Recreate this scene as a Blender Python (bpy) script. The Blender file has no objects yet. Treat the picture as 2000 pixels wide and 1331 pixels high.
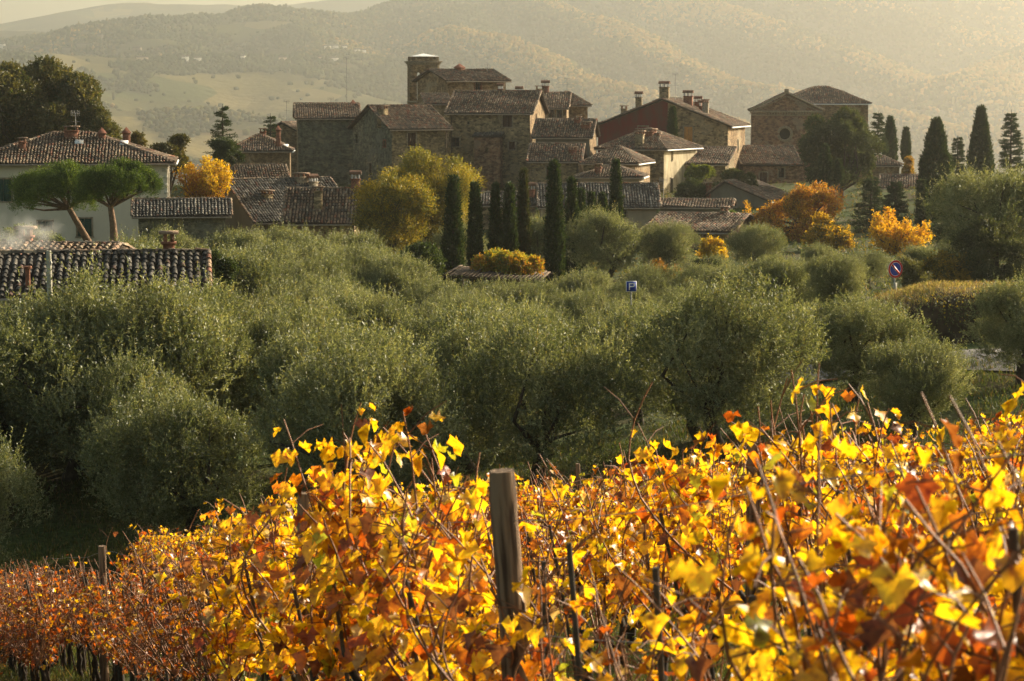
import bpy, math, random
import numpy as np
from mathutils import Vector, Matrix

# ------------------------------------------------------------------ camera, world, sun, exposure
scene = bpy.context.scene
F = 4722.0                      # focal length in photo pixels (85 mm on 36 mm)
HORIZON = 190.0
TH = math.atan((665.5 - HORIZON) / F)
cam_data = bpy.data.cameras.new("camera")
cam_data.lens = 85.0; cam_data.sensor_width = 36.0; cam_data.sensor_fit = 'HORIZONTAL'
cam_data.clip_start = 0.1; cam_data.clip_end = 20000.0
cam_data.dof.use_dof = True; cam_data.dof.focus_distance = 45.0; cam_data.dof.aperture_fstop = 9.0
cam = bpy.data.objects.new("camera", cam_data)
scene.collection.objects.link(cam)
cam.location = (0, 0, 0); cam.rotation_euler = (math.pi / 2 - TH, 0, 0)
scene.camera = cam

SUN_AZ = math.radians(53.0)     # to the right of the view direction
SUN_EL = math.radians(19.5)
world = bpy.data.worlds.new("World"); scene.world = world
world.use_nodes = True
wn, wl = world.node_tree.nodes, world.node_tree.links
wn.clear()
wout = wn.new('ShaderNodeOutputWorld'); wbg = wn.new('ShaderNodeBackground')
sky = wn.new('ShaderNodeTexSky'); sky.sky_type = 'NISHITA'; sky.sun_disc = False
sky.sun_elevation = SUN_EL; sky.sun_rotation = SUN_AZ
sky.altitude = 500; sky.air_density = 1.0; sky.dust_density = 4.0; sky.ozone_density = 0.6
wmix = wn.new('ShaderNodeMix'); wmix.data_type = 'RGBA'; wmix.blend_type = 'MULTIPLY'
wmix.inputs[0].default_value = 1.0
wmix.inputs[7].default_value = (1.0, 0.94, 0.74, 1)   # warm autumn evening air
wl.new(sky.outputs[0], wmix.inputs[6]); wl.new(wmix.outputs[2], wbg.inputs[0])
wbg.inputs[1].default_value = 0.085
wl.new(wbg.outputs[0], wout.inputs[0])

sl = bpy.data.lights.new("sun", 'SUN'); sl.energy = 5.0; sl.angle = math.radians(0.6)
sl.color = (1.0, 0.885, 0.69)
sun = bpy.data.objects.new("sun", sl); scene.collection.objects.link(sun)
sv = Vector((math.sin(SUN_AZ) * math.cos(SUN_EL), math.cos(SUN_AZ) * math.cos(SUN_EL), math.sin(SUN_EL)))
sun.rotation_euler = (-sv).to_track_quat('-Z', 'Y').to_euler()

vs = scene.view_settings
scene.display_settings.display_device = 'sRGB'
vs.view_transform = 'Standard'; vs.look = 'None'; vs.gamma = 1.0; vs.exposure = 1.25
vs.use_curve_mapping = False
cy = scene.cycles
cy.max_bounces = 6; cy.diffuse_bounces = 3; cy.glossy_bounces = 2; cy.transmission_bounces = 4
cy.volume_bounces = 1; cy.transparent_max_bounces = 6
cy.use_denoising = True
try: cy.denoiser = 'OPENIMAGEDENOISE'
except Exception: pass
cy.sample_clamp_indirect = 4.0

HAZE_DENSITY = 0.00015
HAZE_G = 0.83

# ------------------------------------------------------------------ helpers
COL = scene.collection
rng = np.random.default_rng(11)
random.seed(5)

def P(px, py, d):
    """world point seen at photo pixel (px, py) at distance d along +Y"""
    u = (px - 1000.0) / F; v = (665.5 - py) / F
    dy = math.cos(TH) + v * math.sin(TH); dz = -math.sin(TH) + v * math.cos(TH)
    return Vector((u / dy * d, d, dz / dy * d))

class MB:
    """collects vertex / face chunks, then links ONE mesh object"""
    def __init__(s): s.V = []; s.F = []; s.n = 0
    def add(s, V, Fc, col=None, m=0):
        V = np.asarray(V, float).reshape(-1, 3); Fc = np.asarray(Fc, np.int64)
        if len(Fc) == 0: return
        if col is None: col = np.ones((len(Fc), 3)) * 0.5
        col = np.asarray(col, float)
        if col.ndim == 1: col = np.tile(col, (len(Fc), 1))
        s.V.append(V); s.F.append((Fc + s.n, col, m)); s.n += len(V)
    def box(s, c, size, col=None, m=0, R=None):
        x, y, z = [a / 2 for a in size]
        v = np.array([[-x,-y,-z],[x,-y,-z],[x,y,-z],[-x,y,-z],[-x,-y,z],[x,-y,z],[x,y,z],[-x,y,z]])
        if R is not None: v = v @ np.array(R).T
        v = v + np.array(c)
        s.add(v, [[0,3,2,1],[4,5,6,7],[0,1,5,4],[1,2,6,5],[2,3,7,6],[3,0,4,7]], col, m)
    def poly(s, pts, col=None, m=0):
        s.add(pts, [list(range(len(pts)))], col, m)
    def tube(s, pts, rad, k=6, col=None, m=0, cap=True):
        pts = np.asarray(pts, float); n = len(pts)
        rad = np.ones(n) * rad if np.isscalar(rad) else np.asarray(rad, float)
        t = np.gradient(pts, axis=0); t /= np.linalg.norm(t, axis=1)[:, None] + 1e-9
        ref = np.array([0, 0, 1.0]) if abs(t[:, 2]).mean() < 0.8 else np.array([1.0, 0, 0])
        a = np.cross(t, ref); a /= np.linalg.norm(a, axis=1)[:, None] + 1e-9
        b = np.cross(t, a)
        ang = np.arange(k) / k * 2 * np.pi
        V = pts[:, None] + rad[:, None, None] * (a[:, None] * np.cos(ang)[None, :, None] + b[:, None] * np.sin(ang)[None, :, None])
        i = np.arange(n - 1)[:, None] * k; j = np.arange(k)[None]; j2 = (j + 1) % k
        Fc = np.stack([i + j, i + j2, i + k + j2, i + k + j], -1).reshape(-1, 4)
        s.add(V.reshape(-1, 3), Fc, col, m)
        if cap:
            s.add(V[0], [list(range(k))], col, m); s.add(V[-1], [list(range(k))[::-1]], col, m)
    def mesh(s, name, mats):
        me = bpy.data.meshes.new(name)
        V = np.concatenate(s.V); me.vertices.add(len(V)); me.vertices.foreach_set('co', V.ravel())
        loops = np.concatenate([f.ravel() for f, _, _ in s.F])
        tot = np.concatenate([np.full(len(f), f.shape[1]) for f, _, _ in s.F])
        cols = np.concatenate([c for _, c, _ in s.F]); mi = np.concatenate([np.full(len(f), m) for f, _, m in s.F])
        me.loops.add(len(loops)); me.loops.foreach_set('vertex_index', loops.astype(np.int32))
        me.polygons.add(len(tot))
        me.polygons.foreach_set('loop_start', np.concatenate([[0], np.cumsum(tot)[:-1]]).astype(np.int32))
        me.polygons.foreach_set('loop_total', tot.astype(np.int32))
        me.polygons.foreach_set('material_index', mi.astype(np.int32))
        at = me.attributes.new('tint', 'FLOAT_COLOR', 'FACE')
        at.data.foreach_set('color', np.concatenate([cols, np.ones((len(cols), 1))], 1).ravel().astype(np.float32))
        for m in (mats if isinstance(mats, (list, tuple)) else [mats]): me.materials.append(m)
        me.update(calc_edges=True); me.validate()
        return me
    def build(s, name, mats, parent=None, smooth=False):
        me = s.mesh(name, mats)
        if smooth: me.polygons.foreach_set('use_smooth', np.ones(len(me.polygons), bool))
        return link(name, me, parent)

def link(name, data, parent=None):
    o = bpy.data.objects.new(name, data); COL.objects.link(o)
    if parent is not None: o.parent = parent
    return o
def tag(o, label=None, cat=None, group=None, kind=None):
    if label: o['label'] = label
    if cat: o['category'] = cat
    if group: o['group'] = group
    if kind: o['kind'] = kind
    return o
def empty(name, loc=(0, 0, 0), rz=0.0, **k):
    o = link(name, None); o.location = loc; o.rotation_euler = (0, 0, rz)
    return tag(o, **k)
def copy_tree(o, parent=None):
    c = o.copy(); COL.objects.link(c)
    if parent is not None: c.parent = parent
    for ch in o.children: copy_tree(ch, c)
    return c

def unit(v):
    return v / (np.linalg.norm(v, axis=-1, keepdims=True) + 1e-9)
class SNoise:
    """smooth pseudo-noise, a sum of sines"""
    def __init__(s, seed, freq, n=10):
        r = np.random.default_rng(seed)
        s.k = r.normal(size=(n, 3)) * freq; s.p = r.uniform(0, 6.28, n)
    def __call__(s, p):
        p = np.asarray(p, float)
        return np.sin(p @ s.k.T + s.p).mean(-1) * 1.6
def fbm2(x, y, seed, scale, octv=5, gain=0.5):
    """value-noise fbm on a lattice hash"""
    out = np.zeros(np.broadcast(x, y).shape); amp = 1.0; tot = 0
    for o in range(octv):
        fx = x / scale; fy = y / scale
        ix = np.floor(fx).astype(np.int64); iy = np.floor(fy).astype(np.int64)
        tx = fx - ix; ty = fy - iy; tx = tx * tx * (3 - 2 * tx); ty = ty * ty * (3 - 2 * ty)
        def h(a, b):
            n = (a * 374761393 + b * 668265263 + (seed + o) * 974711) & 0xffffffff
            n = ((n ^ (n >> 13)) * 1274126177) & 0xffffffff
            return ((n ^ (n >> 16)) & 0xffff) / 65535.0
        v = (h(ix, iy) * (1 - tx) + h(ix + 1, iy) * tx) * (1 - ty) + (h(ix, iy + 1) * (1 - tx) + h(ix + 1, iy + 1) * tx) * ty
        out = out + amp * (v - 0.5); tot += amp; amp *= gain; scale = scale / 2.03
    return out / tot * 2

# ------------------------------------------------------------------ materials
def nm(name):
    m = bpy.data.materials.new(name); m.use_nodes = True
    nt = m.node_tree; nt.nodes.clear()
    return m, nt.nodes, nt.links, nt.nodes.new('ShaderNodeOutputMaterial')
def N(ns, t, **k):
    n = ns.new('ShaderNode' + t)
    for a, v in k.items(): setattr(n, a, v)
    return n
def ramp(ns, stops):
    r = ns.new('ShaderNodeValToRGB'); e = r.color_ramp.elements
    while len(e) < len(stops): e.new(0.5)
    for i, (p, c) in enumerate(stops):
        e[i].position = p; e[i].color = (*c, 1) if len(c) == 3 else c
    return r
def mixc(ns, ls, fac, a, b, mode='MIX'):
    m = ns.new('ShaderNodeMix'); m.data_type = 'RGBA'; m.blend_type = mode
    for sock, v in ((0, fac), (6, a), (7, b)):
        if isinstance(v, (int, float)): m.inputs[sock].default_value = v
        elif isinstance(v, tuple): m.inputs[sock].default_value = (*v, 1)
        else: ls.new(v, m.inputs[sock])
    return m.outputs[2]
def principled(ns, ls, out, col, rough=0.9, bump=None, bstr=0.5, bdist=0.05, spec=0.2):
    b = ns.new('ShaderNodeBsdfPrincipled')
    if isinstance(col, tuple): b.inputs['Base Color'].default_value = (*col, 1)
    else: ls.new(col, b.inputs['Base Color'])
    b.inputs['Roughness'].default_value = rough; b.inputs['Specular IOR Level'].default_value = spec
    if bump is not None:
        bp = ns.new('ShaderNodeBump'); bp.inputs['Strength'].default_value = bstr; bp.inputs['Distance'].default_value = bdist
        ls.new(bump, bp.inputs['Height']); ls.new(bp.outputs[0], b.inputs['Normal'])
    ls.new(b.outputs[0], out.inputs[0])
    return b

def mat_leaf(name, trans=0.35, gloss=0.0, tmul=(1.15, 1.1, 0.5), rough=0.45):
    m, ns, ls, out = nm(name)
    a = N(ns, 'Attribute', attribute_name='tint')
    d = N(ns, 'BsdfDiffuse'); ls.new(a.outputs[0], d.inputs[0])
    t = N(ns, 'BsdfTranslucent')
    tc = mixc(ns, ls, 1.0, a.outputs[0], tmul, 'MULTIPLY'); ls.new(tc, t.inputs[0])
    mx = N(ns, 'MixShader'); mx.inputs[0].default_value = trans
    ls.new(d.outputs[0], mx.inputs[1]); ls.new(t.outputs[0], mx.inputs[2])
    g = N(ns, 'BsdfGlossy'); g.inputs['Roughness'].default_value = rough; g.inputs[0].default_value = (1, 1, 1, 1)
    m2 = N(ns, 'MixShader'); m2.inputs[0].default_value = gloss
    ls.new(mx.outputs[0], m2.inputs[1]); ls.new(g.outputs[0], m2.inputs[2])
    ls.new(m2.outputs[0], out.inputs[0])
    return m
def mat_flat(name, col, rough=0.8, var=0.25, scale=3.0, metal=0.0):
    m, ns, ls, out = nm(name)
    tc = N(ns, 'TexCoord'); no = N(ns, 'TexNoise'); no.inputs['Scale'].default_value = scale; no.inputs['Detail'].default_value = 6
    ls.new(tc.outputs['Object'], no.inputs['Vector'])
    r = ramp(ns, [(0.3, tuple(c * (1 - var) for c in col)), (0.7, tuple(min(1, c * (1 + var)) for c in col))])
    ls.new(no.outputs[0], r.inputs[0])
    b = principled(ns, ls, out, r.outputs[0], rough, no.outputs[0], 0.3, 0.02)
    b.inputs['Metallic'].default_value = metal
    return m
def mat_tint(name, rough=0.9, scale=6.0, var=0.35, bstr=0.4):
    """per-face tint attribute times a fine noise"""
    m, ns, ls, out = nm(name)
    a = N(ns, 'Attribute', attribute_name='tint')
    tc = N(ns, 'TexCoord'); no = N(ns, 'TexNoise'); no.inputs['Scale'].default_value = scale; no.inputs['Detail'].default_value = 5
    ls.new(tc.outputs['Object'], no.inputs['Vector'])
    r = ramp(ns, [(0.3, (1 - var,) * 3), (0.7, (1 + var,) * 3)])
    ls.new(no.outputs[0], r.inputs[0])
    principled(ns, ls, out, mixc(ns, ls, 1.0, a.outputs[0], r.outputs[0], 'MULTIPLY'), rough, no.outputs[0], bstr, 0.02)
    return m
def mat_stone(name, stops, patch=((0.9, 0.9, 0.9), (1.1, 1.1, 1.1)), s=(3.4, 3.4, 6.5), mortar=(0.30, 0.26, 0.19), pscale=0.35, mw=0.06):
    m, ns, ls, out = nm(name)
    tc = N(ns, 'TexCoord'); mp = N(ns, 'Mapping'); mp.inputs['Scale'].default_value = s
    ls.new(tc.outputs['Object'], mp.inputs[0])
    v = N(ns, 'TexVoronoi'); v.inputs['Scale'].default_value = 1.0; ls.new(mp.outputs[0], v.inputs['Vector'])
    e = N(ns, 'TexVoronoi', feature='DISTANCE_TO_EDGE'); e.inputs['Scale'].default_value = 1.0; ls.new(mp.outputs[0], e.inputs['Vector'])
    sp = N(ns, 'SeparateColor'); ls.new(v.outputs['Color'], sp.inputs[0])
    r = ramp(ns, stops); ls.new(sp.outputs[0], r.inputs[0])
    er = ramp(ns, [(0.0, (1, 1, 1)), (mw, (0, 0, 0))]); ls.new(e.outputs['Distance'], er.inputs[0])
    c = mixc(ns, ls, er.outputs[0], r.outputs[0], mortar)
    no = N(ns, 'TexNoise'); no.inputs['Scale'].default_value = pscale; no.inputs['Detail'].default_value = 7; no.inputs['Roughness'].default_value = 0.65
    ls.new(tc.outputs['Object'], no.inputs['Vector'])
    pr = ramp(ns, [(0.36, patch[0]), (0.64, patch[1])]); ls.new(no.outputs[0], pr.inputs[0])
    c = mixc(ns, ls, 1.0, c, pr.outputs[0], 'MULTIPLY')
    n2 = N(ns, 'TexNoise'); n2.inputs['Scale'].default_value = 2.2; n2.inputs['Detail'].default_value = 6
    ls.new(tc.outputs['Object'], n2.inputs['Vector'])
    pr2 = ramp(ns, [(0.35, (0.62,) * 3), (0.65, (1.25,) * 3)]); ls.new(n2.outputs[0], pr2.inputs[0])
    c = mixc(ns, ls, 1.0, c, pr2.outputs[0], 'MULTIPLY')
    n3 = N(ns, 'TexNoise'); n3.inputs['Scale'].default_value = 0.42; n3.inputs['Detail'].default_value = 9; n3.inputs['Roughness'].default_value = 0.62
    ofs = N(ns, 'VectorMath', operation='ADD'); ofs.inputs[1].default_value = (31, 17, 5); ls.new(tc.outputs['Object'], ofs.inputs[0]); ls.new(ofs.outputs[0], n3.inputs['Vector'])
    pm = ramp(ns, [(0.56, (0, 0, 0)), (0.585, (1, 1, 1))]); ls.new(n3.outputs[0], pm.inputs[0])
    pf_ = N(ns, 'Math', operation='MULTIPLY'); ls.new(pm.outputs[0], pf_.inputs[0]); pf_.inputs[1].default_value = 0.6
    c = mixc(ns, ls, pf_.outputs[0], c, tuple(min(1, q * 1.05) for q in mortar))
    er2 = ramp(ns, [(0.0, (0, 0, 0)), (0.15, (1, 1, 1))]); ls.new(e.outputs['Distance'], er2.inputs[0])
    principled(ns, ls, out, c, 0.95, er2.outputs[0], 0.7, 0.06)
    return m
def mat_plaster(name, col, stain=(0.5, 0.5, 0.45), amt=0.5):
    m, ns, ls, out = nm(name)
    tc = N(ns, 'TexCoord'); mp = N(ns, 'Mapping'); mp.inputs['Scale'].default_value = (1, 1, 0.4); ls.new(tc.outputs['Object'], mp.inputs[0])
    no = N(ns, 'TexNoise'); no.inputs['Scale'].default_value = 0.8; no.inputs['Detail'].default_value = 8; no.inputs['Roughness'].default_value = 0.7
    ls.new(mp.outputs[0], no.inputs['Vector'])
    r = ramp(ns, [(0.35, tuple(c * (1 - amt + amt * s) for c, s in zip(col, stain))), (0.6, col)])
    ls.new(no.outputs[0], r.inputs[0])
    principled(ns, ls, out, r.outputs[0], 0.92, no.outputs[0], 0.25, 0.03)
    return m

M = {}
M['olive'] = mat_leaf('olive_leaves', 0.38, 0.03, (1.15, 1.08, 0.5))
M['leaf'] = mat_leaf('tree_leaves', 0.32, 0.02, (1.2, 1.15, 0.4))
M['needle'] = mat_leaf('conifer_needles', 0.28, 0.012)
M['vine'] = mat_leaf('vine_leaves', 0.62, 0.03, (1.15, 1.02, 0.6), 0.35)
_m = M['vine']; _ns, _ls = _m.node_tree.nodes, _m.node_tree.links
_tc = N(_ns, 'TexCoord'); _no = N(_ns, 'TexNoise'); _no.inputs['Scale'].default_value = 34; _no.inputs['Detail'].default_value = 5; _ls.new(_tc.outputs['Object'], _no.inputs['Vector'])
_r = ramp(_ns, [(.40, (1.08, 1.08, 1.08)), (.58, (.86, .72, .6)), (.68, (.42, .22, .12))]); _ls.new(_no.outputs[0], _r.inputs[0])
_a = [n for n in _ns if n.type == 'ATTRIBUTE'][0]; _tg = [l.to_socket for l in _a.outputs[0].links]; _o = mixc(_ns, _ls, 1.0, _a.outputs[0], _r.outputs[0], 'MULTIPLY')
for _t in _tg: _ls.new(_o, _t)
M['gold'] = mat_leaf('autumn_leaves', 0.5, 0.02, (1.2, 1.05, 0.5))
M['grass'] = mat_leaf('grass_blades', 0.4, 0.02)
M['bark'] = mat_flat('bark', (0.055, 0.042, 0.028), 0.95, 0.5, 9)
M['pinebark'] = mat_flat('pine_bark', (0.16, 0.10, 0.06), 0.95, 0.45, 6)
M['cane'] = mat_flat('vine_canes', (0.20, 0.085, 0.035), 0.6, 0.4, 20)
M['vinewood'] = mat_flat('vine_wood', (0.035, 0.026, 0.018), 0.95, 0.5, 20)
M['tile'] = mat_tint('roof_tiles', 0.9, 5, 0.45)
M['dark_tile'] = mat_flat('roof_pan_tiles', (0.075, 0.053, 0.038), 0.95, 0.4, 4)
M['eave'] = mat_flat('eave_timber', (0.04, 0.028, 0.018), 0.9, 0.4, 5)
st = [(0.0, (0.12, 0.09, 0.052)), (0.35, (0.24, 0.185, 0.105)), (0.7, (0.34, 0.26, 0.145)), (1.0, (0.44, 0.33, 0.185))]
M['stone'] = mat_stone('rubble_stone', st, ((0.70, 0.68, 0.62), (1.1, 1.05, 1.0)), mortar=(0.26, 0.21, 0.13))
M['stone_warm'] = mat_stone('warm_rubble_stone', [(0, (0.16, 0.115, 0.065)), (0.5, (0.27, 0.19, 0.105)), (1, (0.38, 0.275, 0.15))], ((0.7, 0.62, 0.55), (1.1, 1.05, 1.0)), mortar=(0.34, 0.27, 0.17))
M['stone_grey'] = mat_stone('lichen_grey_stone', [(0, (0.10, 0.098, 0.072)), (0.5, (0.165, 0.155, 0.11)), (1, (0.24, 0.215, 0.145))], ((0.62, 0.68, 0.64), (1.15, 1.08, 0.95)), mortar=(0.17, 0.16, 0.12), pscale=0.3)
M['stone_red'] = mat_stone('red_brown_stone', [(0, (0.15, 0.08, 0.05)), (0.5, (0.26, 0.155, 0.092)), (1, (0.38, 0.25, 0.155))], ((0.7, 0.7, 0.65), (1.1, 1.0, 0.95)), mortar=(0.27, 0.21, 0.15))
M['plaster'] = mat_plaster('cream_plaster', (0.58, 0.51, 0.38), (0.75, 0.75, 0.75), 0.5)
M['plaster_lit'] = mat_plaster('flaking_cream_plaster', (0.50, 0.42, 0.27), (0.3, 0.26, 0.2), 0.85)
M['plaster_beige'] = mat_plaster('beige_plaster', (0.34, 0.27, 0.18))
M['plaster_red'] = mat_plaster('worn_red_plaster', (0.16, 0.026, 0.018), (0.55, 2.4, 2.4), 0.9)
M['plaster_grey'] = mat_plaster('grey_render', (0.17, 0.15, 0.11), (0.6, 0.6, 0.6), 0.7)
M['white'] = mat_flat('white_metal', (0.75, 0.73, 0.68), 0.5, 0.1, 3)
M['brick'] = mat_flat('brick', (0.20, 0.085, 0.048), 0.9, 0.5, 8)
M['trim'] = mat_flat('stone_trim', (0.26, 0.21, 0.14), 0.9, 0.35, 6)
M['trim_pale'] = mat_flat('pale_quoin_stone', (0.5, 0.46, 0.36), 0.9, 0.2, 6)
M['brown'] = mat_flat('brown_shutter', (0.075, 0.038, 0.02), 0.7, 0.3, 10)
M['green'] = mat_flat('green_shutter', (0.018, 0.060, 0.042), 0.6, 0.25, 10)
M['ochre'] = mat_flat('ochre_door', (0.45, 0.22, 0.06), 0.6, 0.2, 5)
m_, ns_, ls_, out_ = nm('window_glass'); principled(ns_, ls_, out_, (0.012, 0.012, 0.012), 0.15, spec=0.5); M['glass'] = m_
M['gutter'] = mat_flat('gutter_metal', (0.34, 0.27, 0.19), 0.4, 0.2, 4, 0.6)
M['metal'] = mat_flat('grey_metal', (0.25, 0.25, 0.24), 0.5, 0.2, 6, 0.4)
M['concrete'] = mat_flat('concrete', (0.36, 0.34, 0.27), 0.9, 0.2, 5)
M['post'] = mat_flat('weathered_wood', (0.21, 0.135, 0.08), 0.95, 0.5, 14)
def mat_grain(name, a, b):
    m, ns, ls, out = nm(name); tc = N(ns, 'TexCoord'); mp = N(ns, 'Mapping'); mp.inputs['Scale'].default_value = (45, 45, 2.2); ls.new(tc.outputs['Object'], mp.inputs[0])
    no = N(ns, 'TexNoise'); no.inputs['Scale'].default_value = 1; no.inputs['Detail'].default_value = 6; ls.new(mp.outputs[0], no.inputs['Vector'])
    rr_ = ramp(ns, [(.38, a), (.6, b)]); ls.new(no.outputs[0], rr_.inputs[0]); principled(ns, ls, out, rr_.outputs[0], .95, no.outputs[0], 1.0, .012); return m
M['post'] = mat_grain('weathered_grain_wood', (0.07, 0.042, 0.026), (0.25, 0.165, 0.10))
M['stake'] = mat_flat('dark_stake', (0.075, 0.055, 0.038), 0.8, 0.5, 12)
M['straw'] = mat_flat('reed_matting', (0.10, 0.07, 0.045), 0.95, 0.4, 12)

# ------------------------------------------------------------------ ground shape
_cp = np.array([   # x, distance, height
 (3.5,55,-8.7),(-10,60,-11.2),(-3,57,-10.2),(12,58,-7.9),(12.4,66,-7.1),(16,72,-6.9),(13.2,83,-7.0),(-14,72,-9.3),(-5,75,-10.8),
 (4,75,-9.8),(10,90,-8.6),(0,100,-12.2),(-18,95,-11.2),(0,140,-12.4),(12,120,-10.8),(22,110,-8.4),(-25,140,-12.0),(20,150,-10.4),
 (0,200,-12.0),(-33,180,-12.0),(30,200,-10.5),(-20,230,-10.0),(5,250,-9.0),(38,270,-9.5),(55,250,-8.0),(-50,230,-9.0),(0,320,-12.0),(70,330,-12),(-70,330,-12),
 (-30,60,-13.5),(-50,120,-13),(35,70,-5),(50,130,-7)], float)
def _plane(x, y): return -3.3 - 0.165 * (y - 9.7) + 0.13 * x
_ex = np.array([(x, y, _plane(x, y)) for y in (40, 47) for x in (-12, -4, 4, 12)])
_cp = np.concatenate([_cp, _ex])
_A = np.linalg.norm(_cp[:, None, :2] - _cp[None, :, :2], axis=-1)
_n = len(_cp); _Q = np.c_[np.ones(_n), _cp[:, :2]]
_K = np.block([[_A, _Q], [_Q.T, np.zeros((3, 3))]])
_w = np.linalg.solve(_K, np.r_[_cp[:, 2], 0, 0, 0])
def gz(x, y):
    x = np.asarray(x, float); y = np.asarray(y, float)
    p = np.stack([x, y], -1)
    r = np.linalg.norm(p[..., None, :] - _cp[:, :2], axis=-1)
    z = r @ _w[:_n] + _w[_n] + _w[_n + 1] * x + _w[_n + 2] * y
    t = np.clip((y - 36) / 14, 0, 1); t = t * t * (3 - 2 * t)
    z = _plane(x, y) * (1 - t) + z * t
    f = np.clip((y - 330) / 500, 0, 1); f = f * f * (3 - 2 * f)
    return z * (1 - f) + (-170) * f + 0.05 * np.sin(x * 1.7 + y * 0.6) * np.sin(y * 0.9 - x * 0.4)

# hills: tents hung from ridge lines given in space
def ridge(pts): return np.array([tuple(P(*p)) for p in pts])
RIDGES = [
 (ridge([(-300,70,4200),(60,102,4150),(150,92,4200),(230,62,4250),(330,48,4300),(400,38,4350),(520,24,4400),(620,26,4450),(700,22,4550),(780,10,4600),(870,-4,4700)]), 0.40),
 (ridge([(780,10,4620),(870,-4,4700),(1000,-60,4900),(1300,-150,5200),(1700,-230,5400),(2300,-330,5400)]), 0.85),
 (ridge([(1000,-40,4750),(1100,25,4450),(1200,70,4150),(1320,112,3900),(1450,155,3650),(1600,192,3450),(1800,228,3250),(2100,265,3100)]), 0.66),
 (ridge([(1250,-60,5000),(1330,0,4700),(1450,40,4500),(1560,80,4300),(1700,130,4050),(1900,180,3850),(2150,215,3700)]), 0.66),
 (ridge([(1500,-90,5100),(1640,-10,4900),(1800,40,4700),(2000,95,4400),(2200,140,4200)]), 0.66),
 (ridge([(2300,20,4300),(2100,60,4100),(1950,105,3900),(1850,150,3700)]), 0.66),
 (ridge([(900,60,4000),(1000,95,3800),(1090,118,3600),(1180,155,3400),(1290,190,3200),(1400,225,3000)]), 0.66),
 (ridge([(380,120,3900),(480,150,3650),(580,170,3450),(680,200,3250),(800,240,3050)]), 0.34),
 (ridge([(-250,110,3500),(0,118,3550),(150,122,3600),(300,128,3650),(450,120,3750),(650,100,3850),(800,120,3800)]), 0.22),
 (ridge([(-200,210,2900),(100,220,2900),(300,215,2950),(560,250,2850)]), 0.2),
 (ridge([(-500,60,7000),(0,44,7000),(130,38,7000),(200,22,7100),(270,10,7200),(400,14,7250),(560,6,7300),(680,-2,7400),(800,-10,7500),(1100,-60,7600)]), 0.16),
 (ridge([(-300,80,5500),(-50,58,5500),(70,60,5500),(150,74,5500),(240,98,5400)]), 0.16),
 (ridge([(140,95,4700),(190,62,4700),(240,52,4700),(300,60,4650)]), 0.2),
 (ridge([(540,24,4400),(600,70,4150),(690,115,3900)]), 0.6),
 (ridge([(860,0,4700),(900,45,4350),(960,110,3950),(1010,160,3600)]), 0.6),
 (ridge([(300,50,4300),(340,80,4050),(400,110,3850)]), 0.6),
]
def hz(x, y):
    shp = x.shape; p = np.stack([x.ravel(), y.ravel()], -1)
    wx = fbm2(p[:, 0], p[:, 1], 3, 420, 4) * 70; wy = fbm2(p[:, 0], p[:, 1], 7, 420, 4) * 70
    q = p + np.stack([wx, wy], -1)
    zs = []
    for R, s in RIDGES:
        best = np.full(len(p), -1e9)
        for a, b in zip(R[:-1], R[1:]):
            ab = b[:2] - a[:2]; t = np.clip(((q - a[:2]) @ ab) / (ab @ ab), 0, 1)
            dd = np.linalg.norm(q - (a[:2] + t[:, None] * ab), axis=1)
            h = a[2] + t * (b[2] - a[2]) - s * (np.sqrt(dd ** 2 + 60 ** 2) - 60)
            best = np.maximum(best, h)
        zs.append(best)
    Z = np.stack(zs); k = 11.0
    mx = Z.max(0); z = mx + k * np.log(np.exp((Z - mx) / k).sum(0))
    floor = -190.0
    z = np.maximum(z, floor) + np.log1p(np.exp(-np.abs(z - floor) / 20)) * 20
    z += fbm2(p[:, 0], p[:, 1], 21, 300, 5) * 22
    return z.reshape(shp)

def mat_ground():
    m, ns, ls, out = nm('grassy_earth')
    tc = N(ns, 'TexCoord')
    n1 = N(ns, 'TexNoise'); n1.inputs['Scale'].default_value = 0.5; n1.inputs['Detail'].default_value = 8; ls.new(tc.outputs['Object'], n1.inputs['Vector'])
    n2 = N(ns, 'TexNoise'); n2.inputs['Scale'].default_value = 7; n2.inputs['Detail'].default_value = 8; ls.new(tc.outputs['Object'], n2.inputs['Vector'])
    a = ramp(ns, [(0.3, (0.085, 0.062, 0.032)), (0.5, (0.075, 0.085, 0.03)), (0.7, (0.055, 0.085, 0.025))]); ls.new(n1.outputs[0], a.inputs[0])
    b = ramp(ns, [(0.3, (0.55,) * 3), (0.7, (1.35,) * 3)]); ls.new(n2.outputs[0], b.inputs[0])
    principled(ns, ls, out, mixc(ns, ls, 1.0, a.outputs[0], b.outputs[0], 'MULTIPLY'), 1.0, n2.outputs[0], 0.8, 0.08, 0.05)
    return m
M['ground'] = mat_ground()

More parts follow.
